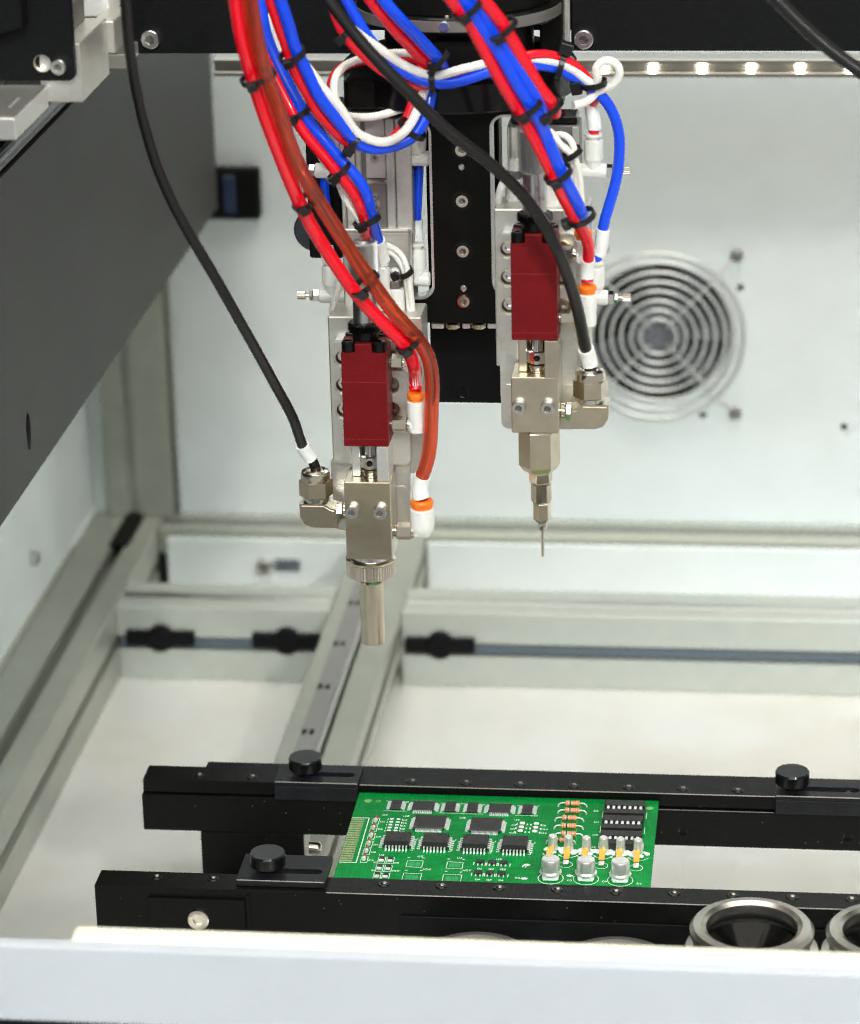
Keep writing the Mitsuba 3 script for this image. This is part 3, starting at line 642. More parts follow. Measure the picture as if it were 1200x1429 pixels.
# ---- pneumatic slides carrying the valves
def holes_plate(poly, pts, r): return poly.difference(unary_union([Point(p[0], p[2]).buffer(r, quad_segs=10) for p in pts]))
def slide(label, right):
    s = thing('pneumatic_slide', label, 'slide', 'vertical slides carrying the valves')
    YB = 0.044
    if not right:
        a, b = at(476, 165, YB), at(577, 436, YB)
        cols = (476, 484, 497, 507, 539, 553, 577)
    else:
        a, b = at(707, 177, YB), at(809, 300, YB)
        cols = (707, 712, 722, 745, 782, 797, 809)
    part(s, 'body', cbox(a[0], b[0], YB+0.0022, YB+0.017, b[2], a[2], 0.0004), 'alu_dark')
    zt = a[2]; zb = b[2]
    X = lambda px: at(px, 300 if not right else 230, YB)[0]
    rails = ((0, 1), (2, 3), (4, 5), (5, 6)) if not right else ((0, 1), (1, 2), (5, 6))
    zlow = zb if right else at(520, 326, YB)[2]
    for i, j in rails:
        part(s, 'rail', cbox(X(cols[i])+0.0003, X(cols[j])-0.0003, YB+0.0004, YB+0.0024, zlow, zt-0.0002, 0.0004), 'alu')
    part(s, 'rail', cbox(X(cols[1]), X(cols[2]), YB+0.0012, YB+0.0023, zlow, zt-0.0002, 0.0003), 'alu_smooth')
    part(s, 'top_cap', cbox(a[0]+0.0015, b[0]-0.0010, YB+0.003, YB+0.0165, zt+0.0003, zt+0.0035, 0.0006), 'black_gloss')
    part(s, 'cap_screw', orient(lathe([(0.0022, 0), (0.0022, 0.001), (0.0012, 0.0016)], 20), ((a[0]+b[0])/2+0.004, YB+0.006, zt+0.0035), (0, 0, 1)), 'steel')
    if not right:
        m0, m1 = at(508, 170, YB), at(538, 250, YB)
        part(s, 'slot_plate', cbox(m0[0], m1[0], YB+0.0010, YB+0.0026, m1[2], zt-0.0005, 0.0003), 'alu_smooth')
        m2 = at(538, 324, YB)
        part(s, 'dark_plate', cbox(m0[0], m1[0], YB+0.0012, YB+0.0026, m2[2], m1[2]-0.0018, 0.0003), 'alu_dark', label='dark inset plate with two small screws')
        part(s, 'slot_lip', cbox(m0[0], m1[0], YB+0.0004, YB+0.0020, m1[2]-0.0022, m1[2]-0.0004, 0.0005), 'steel')
        for px, py, sc in ((523, 219, .58), (523, 274, .42), (525, 288, .62)):
            screw(s, at(px, py, YB+0.001), (0, -1, 0), sc, 'satin', spin=px*1.3)
        k = at(477, 324, YB-0.006); k2 = at(574, 436, YB-0.006)
        part(s, 'lower_housing', cbox(k[0], k2[0], YB-0.006, YB+0.018, k2[2]-0.004, k[2], 0.0005), 'alu')
        part(s, 'housing_lip', cbox(k[0], k2[0], YB-0.0066, YB-0.0040, k[2]+0.0002, k[2]+0.0014, 0.0004), 'alu_smooth')
    # carriage
    YC = 0.022
    if not right: a, b = at(457, 442, YC), at(588, 446, YC); zc1 = a[2]; zc0 = at(520, 660, YC)[2]
    else: a, b = at(689, 292, YC), at(821, 296, YC); zc1 = a[2]; zc0 = at(760, 512, YC)[2]
    part(s, 'carriage', cbox(a[0], b[0], YC, YC+0.0205, zc0, zc1, 0.0005), 'alu', smooth=20)
    xm = at(785 if right else 553, 300 if right else 450, YC)[0]
    part(s, 'carriage_joint', cbox(xm-0.0001, xm+0.0001, YC-0.00008, YC+0.001, zc1-0.012, zc1-0.0003, 0.00002), 'alu_dark', smooth=False)
    # end stops of the wires on top of the carriage
    # adapter plate with counterbored holes
    YA = 0.0165
    if not right:
        r = [at(461, 475, YA), at(573, 649, YA)]; hl = [(478, 500), (478.5, 538), (479.5, 573), (546, 498), (546.5, 538), (547, 573)]
        r2 = [at(464, 676, YA+.003), at(573.5, 742, YA+.003)]; mid = [at(461, 640, YA+.0035), at(573, 690, YA+.0035)]
    else:
        r = [at(694.5, 326, YA), at(804, 475, YA)]; hl = [(708, 348), (709, 388), (710, 427), (784, 347), (784.5, 388), (785, 428)]
        r2 = [at(698.5, 535, YA+.003), at(806, 600, YA+.003)]; mid = [at(697, 468, YA+.0035), at(806, 560, YA+.0035)]
    hp = [at(px, py, YA) for px, py in hl]
    rr = rrect(r[0][0], r[1][2], r[1][0], r[0][2], 0.0026)
    part(s, 'adapter_plate', bevel_plate(holes_plate(rr, hp, 0.0036), YA, YA+0.0053, 0.0005), 'alu', smooth=20)
    for i, q in enumerate(hp):
        part(s, 'counterbore', orient(ring_lathe([(0.0030, 0), (0.0036, 0), (0.0036, 0.0046), (0.0030, 0.0046)], 28), q+(0, 0.0008, 0), (0, 1, 0)), 'nickel_smooth')
        part(s, 'counterbore_screw', orient(cut(lathe([(0.0026, 0), (0.0026, 0.0016), (0.0022, 0.002)], 24), lathe([(0.0013, 0.0008), (0.0013, 0.003)], 6)), q+(0, 0.0046, 0), (0, -1, 0)), 'steel' if i != 4 else 'steel_worn', smooth=30)
    mm = rrect(mid[0][0], mid[1][2], mid[1][0], mid[0][2], 0.002)
    part(s, 'middle_plate', bevel_plate(mm, YA+.0035, YA+.0053, 0.0004), 'alu')
    r2p = rrect(r2[0][0], r2[1][2], r2[1][0], r2[0][2], 0.0030)
    part(s, 'lower_plate', bevel_plate(r2p, YA+0.003, YA+0.0055, 0.0005), 'alu', smooth=20)
    part(s, 'lower_plate_lip', cbox(r2[0][0]+0.002, r2[1][0]-0.002, YA+0.0026, YA+0.0032, r2[0][2]-0.0009, r2[0][2]-0.0003, 0.0002), 'alu_smooth')
    if not right:
        e = [at(566, 600, 0.030), at(586, 657, 0.030)]
        part(s, 'rear_tongue', cbox(e[0][0], e[1][0], 0.030, 0.036, e[1][2], e[0][2]+0.01, 0.0004), 'alu_smooth')
        q = at(573, 616, 0.0298); part(s, 'tongue_hole', orient(lathe([(0.0012, 0), (0.0012, 0.0003)], 16), q, (0, -1, 0)), 'void')
    else:
        e = [at(690, 300, 0.0305), at(697, 512, 0.0305)]
    return s
slide('silver pneumatic slide of the left valve, its carriage run down low', False)
slide('silver pneumatic slide of the right valve, its carriage raised', True)

# ---- the two dispensing valves
def valve(label, ox, oz, zb, side, cap_px):
    v = thing('dispensing_valve', label, 'valve', 'dispensing valves with dark red air cylinders')
    P = lambda x, y, z: np.array([ox+x/1000, y/1000, oz+z/1000])
    def bx(x0, x1, y0, y1, z0, z1, c=0.3): return cbox(ox+x0/1000, ox+x1/1000, y0/1000, y1/1000, oz+z0/1000, oz+z1/1000, c/1000)
    cyl = bx(-9, 9, 0, 16, 0, 42.8, 0.25)
    notch = [trimesh.creation.box(bounds=[P(sx*9.5 if sx < 0 else 3.3, y0, 39.3), P(-3.3 if sx < 0 else 9.5, y1, 50)]) for sx in (-1, 1) for y0, y1 in ((-1, 5.3), (10.9, 17))]
    part(v, 'air_cylinder', cut(cyl, *notch), 'red_anodized', smooth=20)
    for z in (27.0, 3.0):
        part(v, 'seam', bx(-8.9, 8.9, -0.03, 0.4, z-0.09, z+0.09, 0.02), 'red_seam', smooth=False)
    for sx in (-1, 1):
        for y in (2.6, 13.4):
            part(v, 'cap_screw', orient(cut(lathe([(0.0026, 0), (0.00275, 0.0002), (0.00275, 0.0035), (0.0023, 0.0042)], 28), lathe([(0.0014, 0.002), (0.0014, 0.006)], 6)), P(sx*6.2, y, 39.35), (0, 0, 1)), 'black_gloss', smooth=30)
    mc = part(v, 'micrometer', orient(lathe([(0.0045, 0), (0.0047, 0.001), (0.0047, 0.016), (0.0051, 0.0165)], 40), P(0, 8, 49.6), (0, 0, 1)), 'satin', label='satin scale sleeve of the micrometer head')
    part(mc, 'collar', orient(lathe([(0.0052, 0), (0.0054, 0.0004), (0.0052, 0.0036)], 40), P(0, 8, 42.9), (0, 0, 1)), 'black_gloss')
    part(mc, 'lock_ring', orient(diamond(0.0066, 0, 0.0037, 30, 3, 0.00040, 0.0006), P(0, 8, 46.2), (0, 0, 1)), 'black_gloss', smooth=False)
    part(mc, 'knurled_cap', orient(diamond(0.0056, 0, 0.0170, 34, 13, 0.00042, 0.0006), P(0, 8, 65.9), (0, 0, 1)), 'knurl', smooth=False)
    part(mc, 'cap_button', orient(lathe([(0.0038, 0), (0.0038, 0.0003), (0.0033, 0.0007), (0.002, 0.0003)], 32), P(0, 8, 82.9), (0, 0, 1)), 'satin')
    for k in range(-6, 7):
        a = -math.pi/2 + k*0.17; L = 0.0030 if k % 5 == 0 else 0.0018
        q = P(0, 8, 55.2)+np.array([math.cos(a)*0.00472, math.sin(a)*0.00472, 0])
        part(mc, 'scale_mark', orient(trimesh.creation.box((0.00022, 0.00008, L)), q+(0, 0, L/2), (0, 0, 1), hint=(math.cos(a), math.sin(a), 0)), 'band_black', smooth=False)
    for k, s_ in enumerate(('0', '5')):
        tm = meshkit.text_mesh(s_, 0.0017, 0.00006); tm.apply_transform(np.array([[1, 0, 0, ox-0.0022+0.0027*k], [0, 0, -1, 0.0080-0.0047], [0, 1, 0, oz+0.0592], [0, 0, 0, 1.0]]))
        part(mc, 'numeral', tm, 'band_black', smooth=False)
    part(mc, 'scale_line', bx(-0.1, 0.15, 3.38, 3.5, 50.2, 55.2, 0.01), 'band_black', smooth=False)
    # yoke, rod and coupling
    yk = part(v, 'yoke', join([bx(3.9, 8.6, 0.1, 17, -15.0, -0.1) if side < 0 else bx(3.9, 9.25, -0.58, 17, -15.4, -0.1, 0.1), bx(-7.0, -3.6, 6, 17, -15.0, -0.1), bx(-3.5, 3.8, 14.5, 17, -15.0, -0.1)]), 'alu_smooth' if side < 0 else 'nickel', smooth=20)
    part(v, 'rod', rod(P(0.4, 9, -0.1), P(0.4, 9, -8), 0.0026, 24), 'steel')
    part(v, 'needle_rod', rod(P(0.6, 6.0, -0.1), P(0.6, 6.0, -8.0), 0.0007, 12), 'steel')
    nut = cut(lathe([(0.0038, 0), (0.0042, 0.0004), (0.0042, 0.0048), (0.0036, 0.0054)], 6, 0.3), orient(lathe([(0.0013, -0.006), (0.0013, 0.006)], 20), (0, 0, 0.0027), (0, 1, 0)))
    part(v, 'coupling_nut', orient(nut, P(0.4, 8.2, -11.6), (0, 0, 1)), 'steel', smooth=30)
    part(v, 'nut_hole', rod(P(0.4, 6.0, -8.9), P(0.4, 9, -8.9), 0.00128, 16), 'void')
    part(v, 'gland', orient(lathe([(0.0040, 0), (0.0040, 0.0006), (0.0034, 0.0008), (0.0034, 0.0016), (0.0038, 0.0018), (0.0038, 0.0026), (0.003, 0.003)], 32), P(0.4, 8.2, -14.9), (0, 0, 1)), 'nickel_smooth')
    part(v, 'fluid_block', bx(-9.5, 9.3, -0.6, 18, zb, -15.1, 0.35), 'nickel', smooth=20)
    for x in (-6.4, 5.0):
        screw(v, P(x, -0.6, -27.2), (0, -1, 0), 1.04, 'satin', spin=0.2+x)
    # compression elbow for the black feed tube
    s = side; x0 = 9.5*s if s < 0 else 9.3
    zc, yc = (-31.0 if s < 0 else -32.2), 9.0; xe = x0+s*(13.0 if s < 0 else 11.9)
    el = part(v, 'feed_elbow', join([rod(P(x0, yc, zc), P(x0+s*2.2, yc, zc), 0.0033, 24), hexrod(P(x0+s*2.2, yc, zc), P(x0+s*4.6, yc, zc), 0.0037)]), 'nickel_smooth', label='nickel compression elbow fitting')
    prof2 = Polygon([(0.0, -5.9), (9.6, -5.9), (13.0, -4.8), (15.0, -1.6), (15.2, 4.2), (4.8, 4.2), (2.4, 2.6), (0, 2.0)])
    prof2 = affinity.scale(prof2, s*0.001, 0.001, origin=(0, 0))
    body = bevel_plate(affinity.translate(prof2, ox+(x0+s*4.2)/1000, oz+zc/1000), (yc-5.2)/1000, (yc+5.2)/1000, 0.0009)
    part(el, 'body', body, 'nickel', smooth=25)
    part(el, 'groove', rod(P(xe, yc, zc+4.0), P(xe, yc, zc+6.6), 0.0053, 36), 'steel')
    part(el, 'nut', hexrod(P(xe, yc, zc+6.3), P(xe, yc, zc+13.9), 0.0069, 0.0008, 0.22), 'nickel')
    part(el, 'nut_cap', orient(lathe([(0.0060, 0), (0.0060, 0.0024), (0.0056, 0.0034), (0.0040, 0.0042), (0.0033, 0.0036)], 40), P(xe, yc, zc+13.7), (0, 0, 1)), 'nickel_smooth')
    # push-in elbows of the air cylinder
    def pushin(parent, z, xc, y, zt, hexlen):
        pu = part(parent, 'air_elbow', join([rod(P(9, y, z), P(10.0, y, z), 0.0021, 20), hexrod(P(9.8, y, z), P(9.8+hexlen, y, z), 0.0034, 0.0005, 0.3), rod(P(9.8+hexlen, y, z), P(xc-2.5, y, z), 0.0026, 20)]), 'nickel_smooth', label='push-in air elbow with orange release ring')
        part(pu, 'body', join([rod(P(xc-3.0, y, z), P(xc+2.6, y, z), 0.0030, 28, 0.0006), orient(lathe([(0.0030, -0.0032), (0.0034, -0.0024), (0.0034, (zt-z)*0.00033), (0.0037, (zt-z)*0.00038), (0.0037, (zt-z-0.4)/1000), (0.0033, (zt-z)/1000)], 36), P(xc, y, z), (0, 0, 1))]), 'white_plastic')
        part(pu, 'release_ring', orient(lathe([(0.0029, 0), (0.0029, 0.0009), (0.0036, 0.0013), (0.0037, 0.0026), (0.0031, 0.0034), (0.0026, 0.0034)], 36), P(xc, y, zt), (0, 0, 1)), 'orange')
        return P(xc, y, zt+3.4)
    e1 = pushin(v, 7.2, 19.6 if s < 0 else 20.4, 7.5, 17.2, 6.0)
    e2 = pushin(v, 32.3, 17.9 if s < 0 else 18.8, 10.0, 38.6, 4.6)
    return v, P, e1, e2, P(xe, yc, zc+17.4)
xl_, zl_ = -0.04565, 0.1749
VL = valve('left dispensing valve, the lower one with the wide steel nozzle', xl_, zl_, -48.5, -1, None)
VR = valve('right dispensing valve, the raised one with the thin needle', 0.0224, 0.2202, -38.4, 1, None)
v, P = VL[0], VL[1]
nz = part(v, 'nozzle', orient(lathe([(0.0049, 0), (0.0050, 0.0003), (0.0050, 0.0268), (0.0050, 0.027)], 48), P(-1.0, 9, -88.6), (0, 0, 1)), 'nickel', label='wide straight steel nozzle', smooth=30)
part(nz, 'bore', orient(lathe([(0.0036, 0), (0.0036, 0.0004)], 32), P(-1.0, 9, -88.9), (0, 0, 1)), 'void')
part(nz, 'cone', orient(lathe([(0.0052, 0), (0.0064, 0.0022), (0.0066, 0.0034)], 40), P(-0.9, 9, -61.6), (0, 0, 1)), 'nickel_smooth')
part(nz, 'knurled_nut', join([orient(flute(0.0102, 0.0006, 0.0066, 54, 0.00035), P(-0.9, 9, -58.8), (0, 0, 1)), orient(lathe([(0.0092, 0), (0.0098, 0.0006), (0.0098, 0.0062), (0.0102, 0.0068), (0.0102, 0.0076), (0.0090, 0.0082)], 64), P(-0.9, 9, -58.8), (0, 0, 1))]), 'nickel_smooth', label='knurled union nut', smooth=25)
part(nz, 'neck', orient(lathe([(0.0084, 0), (0.0084, 0.0022)], 48), P(-0.6, 9, -50.6), (0, 0, 1)), 'steel')
# third fitting at the side of the left block, for the amber tube
z3, x3, y3 = -39.2, 20.3, 8.5
pu = part(v, 'fluid_elbow', join([rod(P(9.3, y3, z3), P(10.4, y3, z3), 0.0024, 20), hexrod(P(10.2, y3, z3), P(16.4, y3, z3), 0.0036, 0.0005, 0.3), rod(P(16, y3, z3), P(17.5, y3, z3), 0.0029, 20)]), 'nickel_smooth', label='push-in elbow with orange ring for the amber tube')
part(pu, 'body', join([rod(P(16.6, y3, z3+0.4), P(x3+3.6, y3, z3+0.4), 0.0032, 28, 0.0012), orient(lathe([(0.0040, 0), (0.0046, 0.0008), (0.0050, 0.0032), (0.0050, 0.0098), (0.0046, 0.0102)], 44), P(x3+0.4, y3, z3), (0, 0, 1))]), 'white_plastic')
part(pu, 'release_ring', orient(lathe([(0.0040, 0), (0.0040, 0.0010), (0.0047, 0.0014), (0.0048, 0.0027), (0.0042, 0.0036), (0.0034, 0.0036)], 40), P(x3+0.4, y3, z3+10.2), (0, 0, 1)), 'orange')
AMB = P(x3+0.4, y3, z3+13.0)
v, P = VR[0], VR[1]
nd = part(v, 'needle_holder', orient(lathe([(0.0066, 0), (0.0083, 0.0024), (0.0083, 0.0172), (0.0079, 0.0178)], 6, 0.14), P(0.6, 9, -57.2), (0, 0, 1)), 'nickel', label='hexagonal needle holder', smooth=20)
part(nd, 'neck', orient(lathe([(0.0068, 0), (0.0068, 0.0014)], 40), P(0.6, 9, -39.6), (0, 0, 1)), 'steel')
part(nd, 'small_hex', orient(lathe([(0.0044, 0), (0.0048, 0.0006), (0.0048, 0.0042), (0.0044, 0.0048)], 6, 0.3), P(1.0, 9, -62.4), (0, 0, 1)), 'nickel_smooth', smooth=20)
part(nd, 'barrel', orient(lathe([(0.0038, 0), (0.0042, 0.0008), (0.0042, 0.0078)], 12, 0.1), P(1.2, 9, -70.8), (0, 0, 1)), 'nickel_smooth', smooth=20)
part(nd, 'luer_hub', orient(lathe([(0.0024, 0), (0.0036, 0.0016), (0.0036, 0.0082), (0.0033, 0.0086)], 6, 0.25), P(1.4, 9, -79.6), (0, 0, 1)), 'nickel', smooth=20)
part(nd, 'needle', join([orient(lathe([(0.0014, 0), (0.0018, 0.0005), (0.0018, 0.0026), (0.0015, 0.0030)], 8, 0.2), P(1.6, 9, -82.9), (0, 0, 1)), rod(P(1.6, 9, -82.8), P(1.6, 9, -94.6), 0.00056, 14)]), 'nickel_smooth', label='thin dispensing needle')

# ---- white speed controllers on the slides
def controller(label, px, py, y, direction, up, screwed=True, collar=True, wcol='white_plastic'):
    """A push-in elbow whose horizontal axis runs along x at pixel height py; direction +-1 points outward."""
    c = thing('speed_controller', label, 'air fitting', 'white push-in fittings on the slides')
    q = at(px, py, y); s = direction
    D = lambda x, z: q+np.array([s*x/1000, 0, z/1000])
    part(c, 'body', join([rod(D(-6.8, 0), D(4.6, 0), 0.0031, 30, 0.0006), rod(D(-9, 0), D(-6, 0), 0.0024, 24), orient(lathe([(0.0026, 0), (0.0030, 0.001), (0.0030, 0.0046), (0.0038, 0.0058), (0.0039, 0.0062), (0.0039, 0.0132), (0.0036, 0.0138)], 36), D(-0.8, 0)-(0, 0, 0.001 if up else -0.001), (0, 0, 1 if up else -1))]), wcol)
    if collar:
        sg = 1 if up else -1
        part(c, 'release_ring', join([orient(lathe([(0.0020, 0), (0.0020, 0.0016)], 24), D(-0.8, sg*12.6), (0, 0, sg)), orient(lathe([(0.0034, 0), (0.0036, 0.0003), (0.0036, 0.0010), (0.0034, 0.0013)], 32), D(-0.8, sg*14.0), (0, 0, sg))]), wcol)
    if screwed:
        part(c, 'lock_nut', join([hexrod(D(4.5, 0), D(6.9, 0), 0.0027, 0.0003, 0.3), hexrod(D(7.2, 0), D(8.5, 0), 0.0023, 0.0003, 0.1)]), 'steel')
        part(c, 'adjusting_screw', join([rod(D(8.4, 0), D(10.6, 0), 0.0006, 12), orient(flute(0.0018, 0, 0.0032, 16, 0.0002), D(10.4, 0), (s, 0, 0))]), 'nickel_smooth')
    return D(-0.8, 15.3 if up else -15.3)
C1 = controller('white elbow with screw at the right edge of the right slide, upper one', 831, 238.5, 0.050, 1, True)
C2 = controller('white elbow with screw in front of the fan, right of the right slide', 833, 415, 0.048, 1, True)
C3 = controller('white elbow with screw left of the left slide, lower one', 461, 412.5, 0.048, -1, True)
C4 = controller('white elbow with screw left of the left slide, upper one', 455, 238, 0.050, -1, True, True, False)
C5 = controller('white elbow at the right edge of the left slide, upper one', 583, 221, 0.052, 1, True, False, False)
C6 = controller('white elbow at the right edge of the left slide, lower one', 585, 389, 0.052, 1, True, False, True)
# dark box left of the left slide
db = thing('sensor_box', 'black box with a round grey disc left of the left slide, behind the tubes', 'device')
part(db, 'case', pbox(424, 150, 479, 361, 0.058, 0.078, 0.0008), 'black_matte')
q = at(440, 322, 0.0785); part(db, 'disc', rod(q, q+(0, 0.004, 0), 0.0092, 40), 'fan_dark')
# blue-ringed push-in fitting and knee joints above the carriages
def straight(label, px, py0, py1, y, r, ring):
    a, b = at(px, py1, y), at(px, py0, y); L = b[2]-a[2]
    c = thing('straight_fitting', label, 'air fitting')
    part(c, 'body', orient(lathe([(r*0.9, 0), (r, 0.001), (r, L-0.0006), (r*0.85, L)], 32), (a[0], y, a[2]), (0, 0, 1)), 'white_plastic')
    part(c, 'ring', orient(lathe([(r*0.7, 0), (r*0.7, 0.0006), (r*0.95, 0.0007), (r*0.95, 0.0018), (r*0.75, 0.0022)], 32), (a[0], y, a[2]+L), (0, 0, 1)), 'white_plastic')
    part(c, 'blue_band', rod((a[0], y, a[2]+L+0.0021), (a[0], y, a[2]+L+0.0030), r*0.72, 24), 'blue_tube')
    return c
straight('white straight fitting with blue band behind the left micrometer cap', 535.5, 372, 432, 0.031, 0.0028, 1)
straight('white straight fitting behind the blue and red tubes right of the right micrometer', 766, 250, 291, 0.031, 0.0052, 1)
def knee(label, px, py, y):
    q = at(px, py, y); c = thing('shock_stop', label, 'fitting')
    part(c, 'body', orient(lathe([(0.0036, -0.013), (0.0040, -0.012), (0.0040, -0.004), (0.0034, -0.003)], 32), q, (0, 0, 1)), 'white_plastic')
    part(c, 'hex', orient(lathe([(0.0028, 0), (0.0031, 0.0004), (0.0031, 0.0032), (0.0028, 0.0036)], 6, 0.2), q-(0, 0, 0.0032), (0, 0, 1)), 'alu_dark')
    part(c, 'tip', orient(lathe([(0.0026, 0), (0.0029, 0.0006), (0.0024, 0.0030), (0.0020, 0.0046), (0.0008, 0.0052)], 24), q, (0, 0, 1)), 'white_plastic')
knee('white stop with dark hexagon beside the left micrometer', 551, 391, 0.034)
knee('white stop with dark hexagon beside the right micrometer', 789, 236, 0.034)
knee('white stop with dark hexagon behind the sleeve of the right micrometer', 718, 238, 0.038)

# ================================================================== TUBES, CABLES, WIRES
RT, ST = 0.00292, 0.00225
SLEEVES = []
def sleeve(parent_key, pts, r, mat='sleeve'):
    return part(parent_key, 'end_sleeve', sweep(tube_path(pts), r, 18), mat, label='white shrink sleeve on the tube end')
def P3(q): return q
def tube3(name, pts, tail, r, mat, label, cat='tube', n=16):
    path = spline(np.vstack([[at(a, b, y) for a, b, y in pts], np.asarray(tail).reshape(-1, 3)]), 0.0009)
    return solid(name, sweep(path, r, n), mat, label, cat, None, 40), path
def sleeve_on(key, path, e0, e1, r):
    L = np.r_[0, np.cumsum(np.linalg.norm(np.diff(path[::-1], axis=0), axis=1))][::-1]*1000
    sel = np.where((L <= e0) & (L >= e1))[0]
    return part(key, 'end_sleeve', sweep(path[sel[0]:sel[-1]+1], r, 18), 'sleeve', label='white shrink sleeve on the tube end')
# the big red and amber pair
T1r, p1r = tube3('red_tube', [(324, -30, -.075), (329, 0, -.072), (337, 50, -.068), (352, 107, -.060), (366, 151, -.054), (391, 218, -.044), (430, 307, -.030), (466, 366, -.022), (500, 413, -.017), (536, 452, -.013), (566, 484, -.009), (578, 512, -.001)], VL[2]+np.array([[0, 0, 0.007], [0, 0, 0.001]]), RT*0.93, 'red_tube', 'thick bright red tube hanging in front at the left, paired with the amber tube')
sleeve_on(T1r, p1r, 9.5, 1.2, 0.0027)
T1a, p1a = tube3('amber_tube', [(343, -30, -.078), (349, 0, -.075), (357, 50, -.071), (372, 107, -.063), (388, 151, -.057), (411, 218, -.047), (459, 304, -.033), (494, 358, -.025), (531, 411, -.019), (558, 446, -.014), (583, 474, -.010), (597, 498, -.006), (603, 530, -.002), (602, 575, .003), (597, 640, .0065)], AMB+np.array([[0, 0, 0.009], [0, 0, 0.0005]]), RT, 'amber_clear', 'thick translucent amber tube running down to the lower right of the left valve')
sleeve_on(T1a, p1a, 11, 0.8, 0.0034)
part(T1a, 'bore', sweep(p1a[2:-6], 0.0017, 12), 'amber_bore', smooth=40)
# bundle A: down to the left micrometer
A1, pA1 = tube3('blue_tube', [(361, -20, .012), (365, 15, .011), (372, 50, .010), (394, 101, .007), (417, 145, .004), (434, 174, .004), (456, 200, .004), (478, 226, .004), (494, 243, .004), (509, 266, .005), (517, 292, .010), (523, 318, .020)], [at(530, 345, .028), at(535, 366, .031)], ST, 'blue_tube', 'blue tube curving down beside the amber tube to the left micrometer')
sleeve_on(A1, pA1, 13, 0.5, 0.0029)
A2, _ = tube('red_tube', [(352, 40, .010), (366, 68, .009), (379, 97, .007), (404, 148, .004), (421, 180, .003), (451, 217, .003), (468, 238, .003), (492, 268, .005), (504, 294, .009), (509, 318, .018), (511, 345, .026)], ST, 'red_tube', 'dark red tube beside the blue one, curving down to the left micrometer')
tube('white_wire', [(372, 20, .016), (381, 50, .014), (400, 90, .013), (416, 122, .012), (434, 151, .010), (456, 176, .010), (467, 200, .011), (471, 236, .013), (478, 268, .012), (489, 287, .010), (500, 304, .012), (508, 324, .020)], 0.0016, 'white_wire', 'white wire running behind the blue and red tubes at the left', 'wire')
# bundle B: loop in the upper left
B1, _ = tube('red_tube', [(371, -25, -.022), (378, 0, -.020), (391, 40, -.016), (401, 68, -.013), (412, 100, -.010), (428, 128, -.007), (444, 156, -.004), (462, 177, -.001), (482, 196, .003), (500, 203, .008), (530, 204, .013), (552, 191, .016), (567, 170, .018), (577, 143, .020), (584, 116, .022), (590, 92, .024)], ST, 'red_tube', 'bright red tube of the looped bundle at the upper left')
B2, _ = tube('blue_tube', [(384, -25, -.024), (391, 0, -.022), (404, 40, -.018), (412, 67, -.015), (425, 94, -.012), (443, 131, -.009), (465, 161, -.005), (489, 190, .000), (503, 202, .004), (527, 207, .008), (553, 202, .011), (577, 189, .013), (591, 169, .015), (600, 140, .018), (606, 112, .022)], ST*1.08, 'blue_tube', 'bright blue tube of the looped bundle at the upper left, making a wide loop')
tube('white_wire', [(396, 40, -.008), (414, 76, -.008), (433, 100, -.009), (452, 125, -.007), (476, 153, -.004), (496, 183, .000), (514, 194, .003), (539, 198, .006), (566, 182, .008), (583, 152, .012), (592, 126, .017), (598, 104, .022)], 0.00185, 'white_wire', 'white wire lying along the blue loop at the upper left', 'wire')
tube('white_wire', [(472, 146, .012), (466, 126, .018), (470, 104, .022), (484, 90, .024), (505, 82, .026), (540, 75, .028), (576, 76, .026), (590, 84, .024)], 0.0016, 'white_wire', 'thin white wire arching up and over in front of the dark block', 'wire')
tube('white_wire', [(470, 142, .012), (476, 157, .014), (492, 163, .018), (520, 163, .022), (545, 157, .026), (575, 148, .034)], 0.0016, 'white_wire', 'short white wire running under the dark block', 'wire')
tube('red_tube', [(462, 122, .026), (468, 104, .028), (482, 92, .029), (510, 84, .030), (545, 82, .029), (582, 84, .026), (592, 92, .024)], 0.0019, 'red_tube', 'dark red tube arching behind the thin white wire')
# bundle C: from the top past the black cable and along to the right slide
C1r, _ = tube('red_tube', [(452, -15, .000), (468, 22, .002), (480, 48, .003), (502, 73, .005), (532, 98, .008), (558, 112, .011), (590, 119, .014), (625, 112, .017), (660, 101, .020), (700, 88, .024), (740, 77, .030), (760, 76, .034), (776, 79, .036), (798, 89, .038), (814, 103, .040), (824, 122, .043)], 0.0019, 'red_tube', 'red tube running behind the black cable to the upper right')
C1w, pC1w = tube3('red_tube', [(819, 108, .042), (825, 127, .045), (829, 141, .048)], C1+np.array([[-0.0006, 0, 0.0125], [0, 0, 0.006], [0, 0, 0.0005]]), 0.0021, 'red_tube', 'short red tube end in a white sleeve above the upper right fitting')
sleeve_on(C1w, pC1w, 13, 1.5, 0.0028)
C2b, pC2b = tube3('blue_tube', [(478, -10, .006), (500, 30, .006), (528, 70, .007), (556, 94, .008), (578, 108, .009), (604, 116, .010), (630, 116, .013), (660, 108, .017), (700, 96, .023), (735, 92, .030), (755, 91.5, .034), (772, 94, .036), (789, 101, .038), (813, 116, .040), (834, 130, .042), (851, 150, .044), (863, 184, .046), (864, 218, .047), (860, 250, .047), (849, 290, .047), (841, 322, .047), (837, 350, .048)], C2+np.array([[0, 0, 0.001]]), ST*0.98, 'blue_tube', 'long blue tube arching right and hanging down beside the right slide')
sleeve_on(C2b, pC2b, 14, 2.0, 0.0028)
